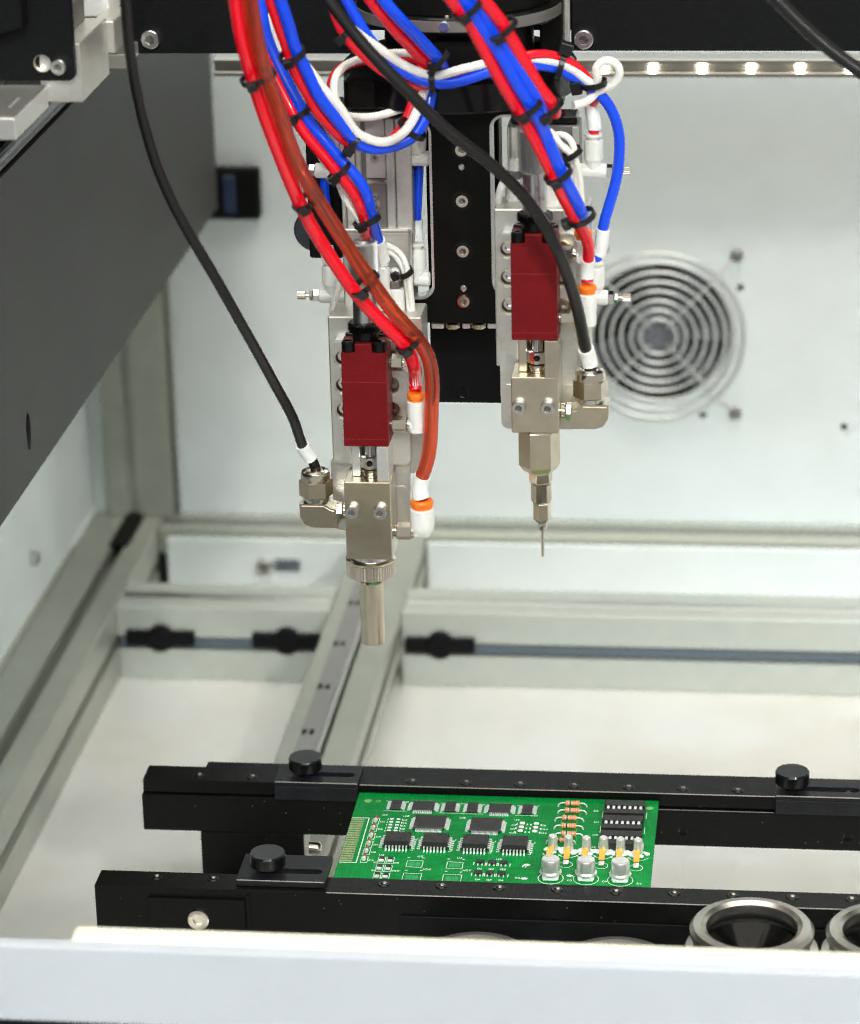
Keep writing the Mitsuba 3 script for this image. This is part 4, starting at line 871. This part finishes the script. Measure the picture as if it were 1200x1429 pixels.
tube('white_wire', [(492, 40, .000), (512, 56, .002), (531, 69, .004), (555, 86, .006), (580, 99, .008), (606, 106, .010), (636, 99, .013), (664, 92, .017), (700, 84, .024), (740, 82, .031), (760, 84.5, .034), (781, 89, .036), (805, 101, .038), (819, 113, .039), (829, 117, .039), (834, 108, .038), (832, 97, .037), (838, 88, .037), (850, 85, .037), (861, 91, .037), (864, 103, .038), (856, 117, .039), (843, 124, .040), (832, 129, .041), (824, 137, .040), (812, 144, .038), (800, 147, .036)], 0.00175, 'white_wire', 'white wire along the blue tube, ending in a small loop at the upper right', 'wire')
# bundle D: two tubes in the middle of the top
D1, _ = tube('red_tube', [(505, -18, -.006), (517, 0, -.004), (535, 22, -.001), (554, 45, .002), (570, 62, .006), (584, 77, .010), (598, 91, .014), (606, 106, .022)], ST*1.06, 'red_tube', 'bright red tube slanting in from the top middle left of the flange')
D2, _ = tube('blue_tube', [(520, -22, -.008), (535, 0, -.006), (564, 33, -.002), (580, 49, .002), (594, 64, .005), (607, 78, .008), (616, 90, .014), (620, 104, .022)], ST*1.06, 'blue_tube', 'bright blue tube slanting in from the top middle beside the red one')
# bundle E: in front of the right valve
E1, pE1 = tube3('red_tube', [(616, -25, -.058), (630, 0, -.056), (650, 25, -.053), (679, 76, -.047), (707, 127, -.041), (724, 155, -.037), (736, 176, -.034), (751, 204, -.030), (767, 236, -.026), (781, 265, -.022), (798, 297, -.015), (812, 321, -.007), (821, 344, .001)], VR[2]+np.array([[0, 0, 0.0065], [0, 0, 0.001]]), ST*1.05, 'red_tube', 'red tube slanting down in front of the right valve, left edge of the front bundle')
sleeve_on(E1, pE1, 11, 1.2, 0.0027)
tube('red_tube', [(661, -25, -.056), (675, 0, -.054), (699, 31, -.050), (721, 68, -.045), (738, 97, -.041), (754, 124, -.037), (769, 144, -.033), (774, 158, -.028)], ST*1.1, 'red_tube', 'red tube at the right edge of the front bundle')
tube('blue_tube', [(634, -25, -.057), (650, 4, -.055), (670, 35, -.051), (696, 72, -.047), (722, 118, -.042), (740, 147, -.038), (751, 166, -.035), (763, 192, -.031), (778, 229, -.027), (796, 265, -.022), (809, 292, -.016), (813, 305, -.008)], ST*1.1, 'blue_tube', 'blue tube in the middle of the front bundle, running on to the lower tie')
tube('blue_tube', [(648, -25, -.055), (663, 2, -.053), (683, 32, -.049), (708, 71, -.045), (738, 118, -.040), (752, 144, -.036), (758, 157, -.030)], ST*1.05, 'blue_tube', 'blue tube in the middle of the front bundle, ending at the upper ties')
# black feed cables
K1, pK1 = tube3('black_cable', [(444, -18, -.040), (458, 0, -.040), (490, 42, -.039), (530, 88, -.038), (575, 134, -.036), (620, 178, -.033), (664, 213, -.030), (705, 247, -.026), (745, 292, -.022), (776, 345, -.017), (797, 400, -.009), (810, 450, -.001), (817, 485, .006)], VR[4]+np.array([[-0.0004, 0, 0.004], [0, 0, -0.003]]), 0.0024, 'black_cable', 'thick black feed tube crossing the middle diagonally to the right valve', 'tube')
sleeve_on(K1, pK1, 13.5, 4.2, 0.0032)
K2, pK2 = tube3('black_cable', [(170, -30, -.060), (175, 0, -.058), (180, 60, -.054), (189, 118, -.050), (203, 180, -.046), (224, 245, -.042), (258, 315, -.036), (296, 380, -.029), (330, 440, -.022), (362, 497, -.014), (390, 548, -.006), (412, 592, .002), (424, 625, .006)], VL[4]+np.array([[-0.0006, 0, 0.003], [0, 0, -0.003]]), 0.0021, 'black_cable', 'black feed tube hanging in a long curve at the left to the left valve', 'tube')
sleeve_on(K2, pK2, 17, 8.0, 0.0029)
tube('black_cable', [(1060, -20, -.05), (1084, 0, -.05), (1112, 28, -.05), (1150, 62, -.05), (1195, 96, -.05), (1260, 132, -.05)], 0.0026, 'black_cable', 'black cable crossing the upper right corner', 'tube')
# blue stubs behind the slides
tube('blue_tube', [(585, 215, .060), (584, 250, .060), (582, 290, .060), (582, 330, .058), (585, 352, .0535), (585, 368, .052)], 0.0019, 'blue_tube', 'short blue tube standing between the left slide and the black bracket')
rk = tube('blue_tube', [(455, 230, .055), (453, 262, .055), (456, 290, .055), (462, 315, .055)], 0.0019, 'blue_tube', 'short blue tube left of the left slide, behind the amber tube')
tube('white_sleeve', [(582, 306, .0598), (582, 322, .0592), (583, 340, .056)], 0.0024, 'sleeve', 'white sleeve on the short blue tube between the left slide and bracket', 'sleeve')
part('speed_controller_005', 'tall_port', rod(at(582, 215, .052), at(584, 172, .052), 0.0035, 28, 0.0008), 'white_plastic')
cC3 = at(461, 350, .048)
tube('white_sleeve', [(455, 345, .048), (459, 362, .048)], 0.0030, 'sleeve', 'white sleeve above the lower left elbow of the left slide', 'sleeve')
# white sensor wires
def wire(pts, label, r=0.0013): return tube('white_wire', pts, r, 'white_wire', label, 'wire')
wire([(480, 372, .030), (476, 392, .029), (468, 416, .029), (463, 434, .032)], 'white wire bending down to the left end of the left carriage top')
wire([(534, 341, .036), (548, 346, .034), (560, 356, .032), (567, 372, .031), (572, 400, .031), (576, 436, .032)], 'white wire arching right of the left micrometer, outer one')
wire([(536, 350, .036), (548, 354, .034), (556, 362, .033), (563, 376, .032), (569, 402, .032), (572, 436, .032)], 'white wire arching right of the left micrometer, inner one')
wire([(767, 183, .030), (778, 196, .028), (790, 210, .027), (799, 216, .027), (806, 232, .028), (810, 258, .030), (812, 287, .034)], 'white wire of the trio right of the right micrometer, front one')
wire([(776, 188, .033), (790, 190, .031), (798, 199, .029), (802, 212, .028), (804, 236, .029), (806, 262, .031), (807, 289, .035)], 'white wire of the trio right of the right micrometer, topmost arch')
wire([(770, 190, .034), (786, 204, .031), (796, 213, .029), (800, 238, .030), (800, 262, .033), (800, 289, .036)], 'white wire of the trio right of the right micrometer, rear one')
wire([(711, 246, .034), (702, 256, .030), (697, 270, .029), (695, 287, .034)], 'white wire bending down to the left end of the right carriage top', 0.0016)

# ---- cable ties
def tie(px, py, y, ang, rx, ry=0.0039, w=0.0022, label='', head=1, hs=0.85, ty=0.12):
    """ang: direction of the bundle in the picture plane in degrees (0 = +x, 90 = up); rx: half width across the bundle."""
    k = thing('cable_tie', label, 'cable tie', 'black cable ties on the tube bundles')
    d = np.array([math.cos(math.radians(ang)), (1 if math.sin(math.radians(ang)) < 0 else -1)*ty, math.sin(math.radians(ang))]); d /= np.linalg.norm(d)
    e = affinity.scale(Point(0, 0).buffer(1, quad_segs=10), rx, ry)
    band = slab(e.buffer(0.0008).difference(e), -w/2, w/2)
    hd_ = cbox(rx*0.35-0.0022*hs, rx*0.35+0.0022*hs, -ry-0.0030, -ry-0.0004, -0.0021*hs, 0.0021*hs, 0.0004)
    tl = cbox(rx*0.35-0.0012, rx*0.35+0.0010, -ry-0.0042, -ry-0.0028, -0.0012, 0.0012, 0.0002)
    if head == 0: parts = [band]
    elif head == 2:
        hd_ = cbox(rx+0.0004, rx+0.0040*hs, -0.0024*hs, 0.0024*hs, -0.0022*hs, 0.0022*hs, 0.0004); tl = cbox(rx+0.0038, rx+0.0052, -0.0012, 0.0012, -0.0012, 0.0012, 0.0002); parts = [band, hd_]
    elif head == 3:
        hd_ = cbox(-rx-0.0040*hs, -rx-0.0004, -0.0024*hs, 0.0024*hs, -0.0022*hs, 0.0022*hs, 0.0004); parts = [band, hd_]
    else: parts = [band, hd_]
    m = frame(at(px, py, y), d, hint=(0, 1, 0))
    # local x is across the bundle, local y points away from the viewer
    x = np.cross((0, 1, 0), d); x /= np.linalg.norm(x); yv = np.cross(d, x); m[:3, 0] = x; m[:3, 1] = yv
    for i, (nm, ms) in enumerate((('band', parts[0]), ('head', parts[1] if len(parts) > 1 else None))):
        if ms is None: continue
        ms = ms.copy(); ms.apply_transform(m); part(k, nm, ms, 'tie_black', smooth=35)
tie(360, 107, -.0615, -72, .0062, label='cable tie round the red and amber pair, topmost near the left gantry edge', ty=0.42)
tie(430, 279, -.0345, -60, .0060, label='cable tie round the red and amber pair, second from the top', ty=0.42)
tie(509, 396, -.0190, -50, .0060, label='cable tie round the red and amber pair, over the left micrometer', ty=0.42)
tie(571, 477, -.0095, -52, .0056, label='cable tie round the red and amber pair, lowest, beside the left red cylinder', ty=0.42)
tie(408, 76, -.0140, -70, .0047, label='cable tie on the looped bundle at the upper left, highest on it', ty=0.42)
tie(415, 159, .0040, -62, .0050, label='cable tie on the blue and red pair behind the amber tube, upper one')
tie(473, 240, .0040, -50, .0052, label='cable tie on the blue and red pair left of the left slide, middle one')
tie(512, 308, .0130, -68, .0050, label='cable tie on the blue and red pair just above the left micrometer')
tie(492, 200, .0030, -38, .0052, label='cable tie at the bottom left of the blue loop')
tie(575, 180, .0130, 52, .0056, head=0, label='thin cable tie across the right side of the blue loop')
tie(479, 47, .0015, -50, .0036, label='small dark cable tie on the red tube beside the black cable')
tie(606, 113, .0110, 4, .0042, label='cable tie where the bundles meet below the silver stop pin', head=3)
tie(611, 88, .0095, -42, .0052, label='cable tie at the end of the red and blue pair in the top middle', head=0)
tie(652, 12, -.0550, -55, .0056, label='cable tie on the front bundle at the top edge', ty=0.42)
tie(700, 40, -.0490, -57, .0056, label='cable tie on the right half of the front bundle, near the flange', head=1, ty=0.42)
tie(735, 151, -.0385, -58, .0055, label='cable tie on the front bundle above the right micrometer, left one', ty=0.42)
tie(764, 152, -.0330, -58, .0050, label='cable tie on the front bundle above the right micrometer, right one', ty=0.42)
tie(779, 243, -.0265, -62, .0050, label='cable tie on the red and blue pair crossing the right micrometer', ty=0.42)
tie(812, 303, -.0120, -65, .0048, label='cable tie at the lower end of the front bundle, above the orange rings', head=2, ty=0.42)
tie(781, 93, .0365, -18, .0050, label='cable tie with upright head on the bundle at the end of the aluminium bar', head=3, hs=1.25)
tie(829, 117, .0395, -80, .0045, label='cable tie at the small white loop', head=2, hs=1.2)
tie(798, 214, .0275, -60, .0036, label='cable tie gathering the white wires right of the right micrometer', head=2)
tie(565, 380, .0320, -70, .0026, label='small cable tie on the white wires right of the left micrometer', head=2, hs=0.8)

# ================================================================== CIRCUIT BOARD
pb = thing('circuit_board', 'green printed circuit board with chips, resistors and metal cans, held between the black rails', 'circuit board')
part(pb, 'board', cbox(-0.0600, 0.0698, -0.0425, 0.0436, -0.0016, 0.0, 0.0001), 'pcb_green', smooth=False)
B = lambda px, py: onz(px, py, 0.0)
def flat(name, poly, mat, z=0.00004, parent=pb, stuff=False, label=None):
    return part(parent, name, slab(poly, 0.00001, z), mat, smooth=False, stuff=stuff, label=label)
# edge contacts
c0, c1 = B(496, 1146), B(475, 1204); xa, xb = -0.0585, -0.0420
ys = np.linspace(B(500, 1143.5)[1], B(487, 1201)[1], 19)
for y in ys:
    xi = -0.0543
    part(pb, 'contact', cbox(-0.0598, xi, y-0.00062, y+0.00062, 0.00001, 0.00007, 0.00002), 'gold', smooth=False)
fr_ = LineString([(-0.0596, ys[0]+0.0016), (-0.0524, ys[0]+0.0016), (-0.0524, ys[-1]-0.0016), (-0.0596, ys[-1]-0.0016)]).buffer(0.00022, cap_style=2, join_style=2)
flat('silkscreen_frame', fr_, 'silkscreen', 0.00005)
for px, py, r in ((513.5, 1117.5, .0016), (528, 1118, .0010), (906.5, 1128, .0016)):
    q = B(px, py); flat('light_pad', Point(q[0], q[1]).buffer(r) if r > .0012 else Point(q[0], q[1]).buffer(r).difference(Point(q[0], q[1]).buffer(r*.55)), 'pcb_light')
TX = []
def silk(px, py, s, h=0.0013):
    q = B(px, py); t = meshkit.text_mesh(s, h, 0.00003, bold=True); t.apply_translation((q[0], q[1], 0.00002)); part(pb, 'marking', t, 'silkscreen', smooth=False)
def chip(px, py, w, d, h, pins_front, pins_side, name='chip', legs=0.0010, side_len=0.0012):
    q = B(px, py); x, y = q[0], q[1]
    bod = trimesh.convex.convex_hull(np.array([(x+sx*w/2*k, y+sy*d/2*k2, z) for sx in (-1, 1) for sy in (-1, 1) for k, k2, z in ((0.97, 0.97, 0.0003), (1, 1, 0.45*h), (0.95, 0.93, h))]))
    k = part(pb, name, bod, 'chip_black', smooth=False)
    def leg(cx, cy, dx, dy, ww):
        hw = ww/2; L = []
        for t0, t1, z0, z1 in ((0, 0.45, 0.42*h, 0.42*h+0.00022), (0.38, 0.60, 0.0001, 0.42*h+0.0002), (0.5, 1.0, 0.00002, 0.00024)):
            ax, ay = cx+dx*t0, cy+dy*t0; bx_, by_ = cx+dx*t1, cy+dy*t1
            px_, py_ = (hw, 0) if abs(dy) > 0 else (0, hw)
            L.append(trimesh.creation.box(bounds=[(min(ax, bx_)-px_, min(ay, by_)-py_, z0), (max(ax, bx_)+px_, max(ay, by_)+py_, z1)]))
        return L
    ms = []
    if pins_front:
        for xx in np.linspace(x-w*0.40, x+w*0.40, pins_front):
            for s in (-1, 1): ms += leg(xx, y+s*d*0.49, 0, s*side_len*1.25, w*0.8/pins_front*0.52)
    if pins_side:
        for yy in np.linspace(y-d*0.40, y+d*0.40, pins_side):
            for s in (-1, 1): ms += leg(x+s*w*0.49, yy, s*side_len*1.25, 0, d*0.8/pins_side*0.52)
    if ms: part(k, 'pins', join(ms), 'pin_silver', smooth=False, stuff=True)
    return k, q
for px, py in ((553, 1125), (628.5, 1128), (659.5, 1129), (736, 1131.5)):
    k, q = chip(px, py, 0.0046, 0.0080, 0.0013, 0, 8, side_len=0.0014)
    o = sbox(q[0]-0.0048, q[1]-0.0048, q[0]+0.0048, q[1]-0.0045)
    flat('chip_line', o, 'silkscreen')
    flat('chip_line', affinity.translate(o, 0, 0.0093), 'silkscreen')
for px, py in ((591, 1127), (697.5, 1130.5)):
    chip(px, py, 0.0096, 0.0080, 0.0014, 11, 9, side_len=0.0016)
    q = B(px, py); silk(px-24, py-7, 'o', 0.001)
for px, py in ((600, 1150.5), (678, 1154)):
    chip(px, py, 0.0134, 0.0116, 0.0017, 22, 18, side_len=0.0015)
    silk(px-31, py-11, 'F', 0.0011)
for px, py in ((555, 1176.5), (608, 1178.5), (663.5, 1180.5), (718.5, 1182.5)):
    chip(px, py+1, 0.0108, 0.0096, 0.0036, 7, 5, side_len=0.0018)
    q = B(px, py)
    for i in range(7):
        xx = q[0]-0.0044+i*0.00147
        part(pb, 'trace', cbox(xx-0.0002, xx+0.0002, q[1]-0.0088, q[1]-0.0064, 0.00001, 0.00004, 0.00001), 'pcb_trace', smooth=False)
    flat('chip_corner', unary_union([sbox(q[0]+0.0068, q[1]-0.0062, q[0]+0.0071, q[1]-0.0046), sbox(q[0]+0.0058, q[1]-0.0062, q[0]+0.0071, q[1]-0.0059), sbox(q[0]+0.0078, q[1]+0.004, q[0]+0.0081, q[1]+0.0052)]), 'silkscreen')
for px, py, s in ((533, 1138, 'U4'), (562, 1140, 'U5'), (609, 1141.5, 'U6'), (641, 1142, 'U7'), (671, 1144, 'U8'), (717, 1145, 'U9'), (528, 1194, 'U2'), (582, 1196, 'U3'), (637, 1198, 'U4'), (692, 1200, 'U5'), (589, 1214, 'U16'), (645, 1215.5, 'U17'), (828, 1132.5, 'E3'), (828, 1148, 'U1'), (826, 1166, 'U2'), (823, 1183, 'U3'), (718, 1226, 'E4'), (728, 1210, 'E5')):
    silk(px, py, s)
# diodes D1..D6
for i, (px, py) in enumerate(((524.5, 1146), (521.3, 1156.5), (518.2, 1167), (515, 1178), (511.7, 1188.5), (508.3, 1199.5))):
    q = B(px, py)
    flat('diode_outline', sbox(q[0]-0.0015, q[1]-0.0029, q[0]+0.0015, q[1]+0.0029).difference(sbox(q[0]-0.00125, q[1]-0.0026, q[0]+0.00125, q[1]+0.0026)), 'silkscreen')
    k = part(pb, 'diode', rod((q[0], q[1]+0.0002, 0.0009), (q[0], q[1]+0.0023, 0.0009), 0.0008, 14), 'diode_red')
    part(k, 'end_cap', rod((q[0], q[1]-0.0016, 0.0009), (q[0], q[1]+0.0002, 0.0009), 0.00085, 14), 'pin_silver')
    silk(px+5.5, py+1.5, f'D{i+1}', 0.0012)
for i in range(5):
    px, py = 551.5-1.1*i, 1143.5+4.0*i; q = B(px, py)
    part(pb, 'small_pad', join([cbox(q[0]-0.0022, q[0]-0.0006, q[1]-0.0005, q[1]+0.0005, 0.00001, 0.0004, 0.0001), cbox(q[0]+0.0006, q[0]+0.0022, q[1]-0.0005, q[1]+0.0005, 0.00001, 0.0004, 0.0001), cbox(q[0]-0.0032, q[0]-0.0029, q[1]-0.0008, q[1]+0.0008, 0.00001, 0.00005, 0.00001), cbox(q[0]+0.0029, q[0]+0.0032, q[1]-0.0008, q[1]+0.0008, 0.00001, 0.00005, 0.00001)]), 'silkscreen', smooth=False)
    silk(px+9.5, py+2, f'C{i+3}', 0.0012)
# chip resistors
for i, (px, py) in enumerate(((532.5, 1200.5), (544.5, 1201), (529.3, 1211.5), (541.5, 1212), (526, 1222.5), (538, 1223))):
    q = B(px, py)
    flat('resistor_outline', sbox(q[0]-0.0016, q[1]-0.0029, q[0]+0.0016, q[1]+0.0029).difference(sbox(q[0]-0.00135, q[1]-0.00265, q[0]+0.00135, q[1]+0.00265)), 'silkscreen')
    k = part(pb, 'chip_resistor', cbox(q[0]-0.0010, q[0]+0.0010, q[1]-0.0001, q[1]+0.0023, 0.0001, 0.0008, 0.0001), 'chip_black', smooth=False)
    part(k, 'end_cap', cbox(q[0]-0.0010, q[0]+0.0010, q[1]-0.0017, q[1]-0.0002, 0.0001, 0.0008, 0.0001), 'pin_silver', smooth=False)
    if i < 4: silk(px-12 if i % 2 == 0 else px+5, py+4, f'R{i+7}', 0.0012)
# empty chip places
for px, py, w, d in ((578.5, 1205.5, .0068, .0060), (634.5, 1207.5, .0068, .0060), (574, 1226, .0078, .0095), (630, 1228, .0078, .0095)):
    q = B(px, py); o = sbox(q[0]-w/2, q[1]-d/2, q[0]+w/2, q[1]+d/2)
    flat('chip_outline', o.difference(o.buffer(-0.00025)), 'silkscreen')
    for s in (-1, 1):
        part(pb, 'pads', join([cbox(q[0]+t*w*0.3-0.00018, q[0]+t*w*0.3+0.00018, q[1]-d*0.32, q[1]+d*0.32, 0.00001, 0.00004, 0.00001) for t in (np.linspace(0.15, 1, 5)*s)]), 'pcb_trace', smooth=False)
    for dx in (-0.0036, 0.0026):
        flat('dash', sbox(q[0]+dx, q[1]+d/2+0.0022, q[0]+dx+0.0011, q[1]+d/2+0.0026), 'silkscreen')
# transistors
for row, (y0, nm) in enumerate(((1206, 'Q'), (1221, 'Q'))):
    for i in range(3):
        px, py = (670+16.3*i if row == 0 else 667+16.2*i), y0+0.6*i; q = B(px, py)
        k = part(pb, 'transistor', cbox(q[0]-0.0016, q[0]+0.0016, q[1]-0.0002, q[1]+0.0022, 0.0003, 0.0012, 0.0002), 'chip_black', smooth=False)
        part(k, 'pins', join([cbox(q[0]+dx-0.0003, q[0]+dx+0.0003, q[1]-0.0016, q[1]-0.0001, 0.00002, 0.0006, 0.0001) for dx in (-0.0009, 0.0009)]+[cbox(q[0]-0.0003, q[0]+0.0003, q[1]+0.0022, q[1]+0.0030, 0.00002, 0.0004, 0.0001)]), 'pin_silver', smooth=False)
        silk(px-5, py+7, f'Q{i+row*3+1}', 0.0012)
        for s in (-1, 1): flat('bracket_mark', sbox(q[0]+s*0.0027-0.0002, q[1]-0.0010, q[0]+s*0.0027+0.0002, q[1]+0.0016), 'silkscreen')
# chip capacitors in two columns
for col, cxs in enumerate(((729, 727.5, 726), (748.5, 747.3, 746))):
    for i, px in enumerate(cxs):
        py = 1150.3+5.3*i+col*0.6; q = B(px, py)
        part(pb, 'chip_capacitor', cbox(q[0]-0.0011, q[0]+0.0011, q[1]-0.0008, q[1]+0.0008, 0.0001, 0.0010, 0.0003), 'white_plastic')
        for s in (-1, 1): flat('bracket_mark', sbox(q[0]+s*0.0022-0.0004, q[1]-0.0008, q[0]+s*0.0022+0.0002, q[1]+0.0006), 'silkscreen')
        silk(px-16 if col == 0 else px+6, py+2, f'C{7+2*i+col}', 0.0012)
# through-hole resistors
for px, py in ((799, 1125.5), (798.5, 1135.5), (794.5, 1146), (793.6, 1157), (793.5, 1168), (783, 1177)):
    q = B(px, py); z = 0.0016
    pr = [(0.0006, -0.0031), (0.00115, -0.0028), (0.00125, -0.0022), (0.00100, -0.0016), (0.00100, 0.0016), (0.00125, 0.0022), (0.00115, 0.0028), (0.0006, 0.0031)]
    k = part(pb, 'resistor', orient(lathe(pr, 18), (q[0], q[1], z), (1, 0, 0)), 'resistor_tan')
    for xo, mt in ((-0.0022, 'band_orange'), (-0.0009, 'band_black'), (0.0004, 'band_orange'), (0.0013, 'band_orange'), (0.0024, 'band_orange')):
        rr_ = 0.00127 if abs(xo) > 0.0018 else 0.00103
        part(k, 'band', rod((q[0]+xo-0.00028, q[1], z), (q[0]+xo+0.00028, q[1], z), rr_, 18, 0.00002), mt)
    for s in (-1, 1):
        part(k, 'lead', sweep(spline([np.array([q[0]+s*0.0030, q[1], z]), np.array([q[0]+s*0.0045, q[1], z]), np.array([q[0]+s*0.0056, q[1]-0.0003, z*0.8]), np.array([q[0]+s*0.0061, q[1]-0.0006, 0.0001])], 0.0006), 0.00032, 8), 'pin_silver')
    o = sbox(q[0]-0.0034, q[1]-0.0028, q[0]+0.0034, q[1]+0.0010); flat('resistor_outline', o.difference(o.buffer(-0.00018)), 'pcb_light')
# three chip sockets
q0 = B(871, 1137.5)
for i, (px, py) in enumerate(((871.5, 1137.5), (868.5, 1158.5), (866.5, 1180))):
    q = B(px, py); w, d = 0.0172, 0.0118
    k = part(pb, 'chip_socket', join([cbox(q[0]-w/2, q[0]+w/2, q[1]+d/2-0.0046, q[1]+d/2, 0.0001, 0.0042, 0.0002), cbox(q[0]-w/2, q[0]+w/2, q[1]-d/2, q[1]-d/2+0.0036, 0.0001, 0.0042, 0.0002), cbox(q[0]-w/2+0.0001, q[0]+w/2-0.0001, q[1]-d/2+0.0035, q[1]+d/2-0.0045, 0.0001, 0.0010, 0.0001)]), 'chip_black', smooth=False)
    for j in range(7):
        x = q[0]-w*0.40+j*w*0.8/6
        part(k, 'contact', cbox(x-0.00062, x+0.00062, q[1]-0.0019, q[1]+0.0009, 0.0011, 0.0040, 0.0002), 'pin_silver', smooth=False)
    for s in (-1, 1): flat('socket_mark', sbox(q[0]+s*(w/2+0.0007)-0.00015, q[1]-0.003, q[0]+s*(w/2+0.0007)+0.00015, q[1]+0.003), 'silkscreen')
# small cans with white pads and orange strips
def goo(x, y, n, seed, spread):
    r = np.random.default_rng(seed); ms = []
    for i in range(n):
        a = r.uniform(0, 2*np.pi); rr = r.uniform(0.7, 1.0)*spread
        s = trimesh.creation.icosphere(subdivisions=1, radius=r.uniform(0.0007, 0.0013)); s.apply_scale((1.1, 1, 0.6)); s.apply_translation((x+1.2*rr*math.cos(a), y+0.8*rr*math.sin(a), 0.0004)); ms.append(s)
    return join(ms)
for i, (px, py) in enumerate(((771.5, 1187.5), (793.5, 1188.5), (818.5, 1190), (842.5, 1190), (866, 1191.5), (890.5, 1193))):
    q = B(px, py); x, y = q[0], q[1]
    k = part(pb, 'small_can', orient(lathe([(0.00215, 0.0010), (0.00205, 0.0014), (0.00188, 0.0068), (0.00165, 0.0072), (0.0015, 0.00705), (0, 0.00705)], 28), (x, y, 0), (0, 0, 1)), 'can_metal')
    part(k, 'solder_bed', goo(x, y, 16, 40+i, 0.0031), 'silkscreen', smooth=40)
    o = Point(x, y-0.0008).buffer(0.0046); flat('can_ring', o.difference(o.buffer(-0.0003)).intersection(sbox(x-1, y-1, x+1, y-0.0025)), 'silkscreen')
    tp = np.array([(0, y-0.0021, 0.0030), (0, y-0.0040, 0.0028), (0, y-0.0064, 0.0012), (0, y-0.0088, 0.0010)])
    sh = -0.0016 if i == 0 else (-0.0003)
    V = []; 
    for j, p_ in enumerate(tp):
        for sx in (-1, 1):
            for th in (0, 0.00015): V.append((x-0.0002+sh*j/3+sx*0.00125, p_[1], p_[2]+th))
    F_ = []
    for j in range(3):
        a, b = j*4, (j+1)*4
        for u, w_ in ((0, 2), (2, 3), (3, 1), (1, 0)): F_ += [(a+u, a+w_, b+w_), (a+u, b+w_, b+u)]
    t = trimesh.Trimesh(np.array(V), np.array(F_), process=False); t.fix_normals()
    part(k, 'orange_strip', t, 'tape_orange', smooth=False)
    if i % 2 == 1:
        o = Point(x-0.0004, y-0.0116).buffer(0.0029); flat('pad_ring', o.difference(o.buffer(-0.00028)), 'silkscreen')
        part(k, 'pad', cbox(x-0.0016, x+0.0008, y-0.0122, y-0.0086, 0.0001, 0.0009, 0.0003), 'pin_silver')
        silk(px-3, py+41, f'C{i+1}', 0.0012)
for i, (px, py) in enumerate(((768.5, 1224.5), (817.7, 1225.5), (865.5, 1227.5))):
    q = B(px, py); x, y = q[0], q[1]
    can = orient(lathe([(0.0045, 0.0026), (0.0046, 0.0029), (0.0042, 0.0033), (0.0038, 0.0036), (0.00385, 0.0080), (0.0035, 0.0087), (0.0030, 0.0089), (0.0, 0.0089)], 44), (x, y, 0), (0, 0, 1))
    k = part(pb, 'metal_can', can, 'can_metal')
    part(k, 'legs', join([rod((x+dx, y+dy, 0), (x+dx, y+dy, 0.0027), 0.00028, 8) for dx, dy in ((-0.0018, 0.0), (0.0018, 0.0), (0, -0.0018))]), 'pin_silver')
    part(k, 'spacer', join([cbox(x-0.0030, x+0.0030, y-0.0034, y-0.0008, 0.0001, 0.0011, 0.0003), cbox(x-0.0034, x-0.0012, y-0.0026, y+0.001, 0.0001, 0.0025, 0.0004), cbox(x+0.0012, x+0.0034, y-0.0026, y+0.001, 0.0001, 0.0025, 0.0004)]), 'silkscreen')
    o = Point(x, y-0.0006).buffer(0.0053); flat('can_ring', o.difference(o.buffer(-0.0003)), 'silkscreen')
for px, py in ((795, 1222), (735, 1207), (731.5, 1226)):
    q = B(px, py); flat('stray_pad', affinity.scale(Point(q[0], q[1]).buffer(0.0012), 1.2, 0.8), 'pin_silver')
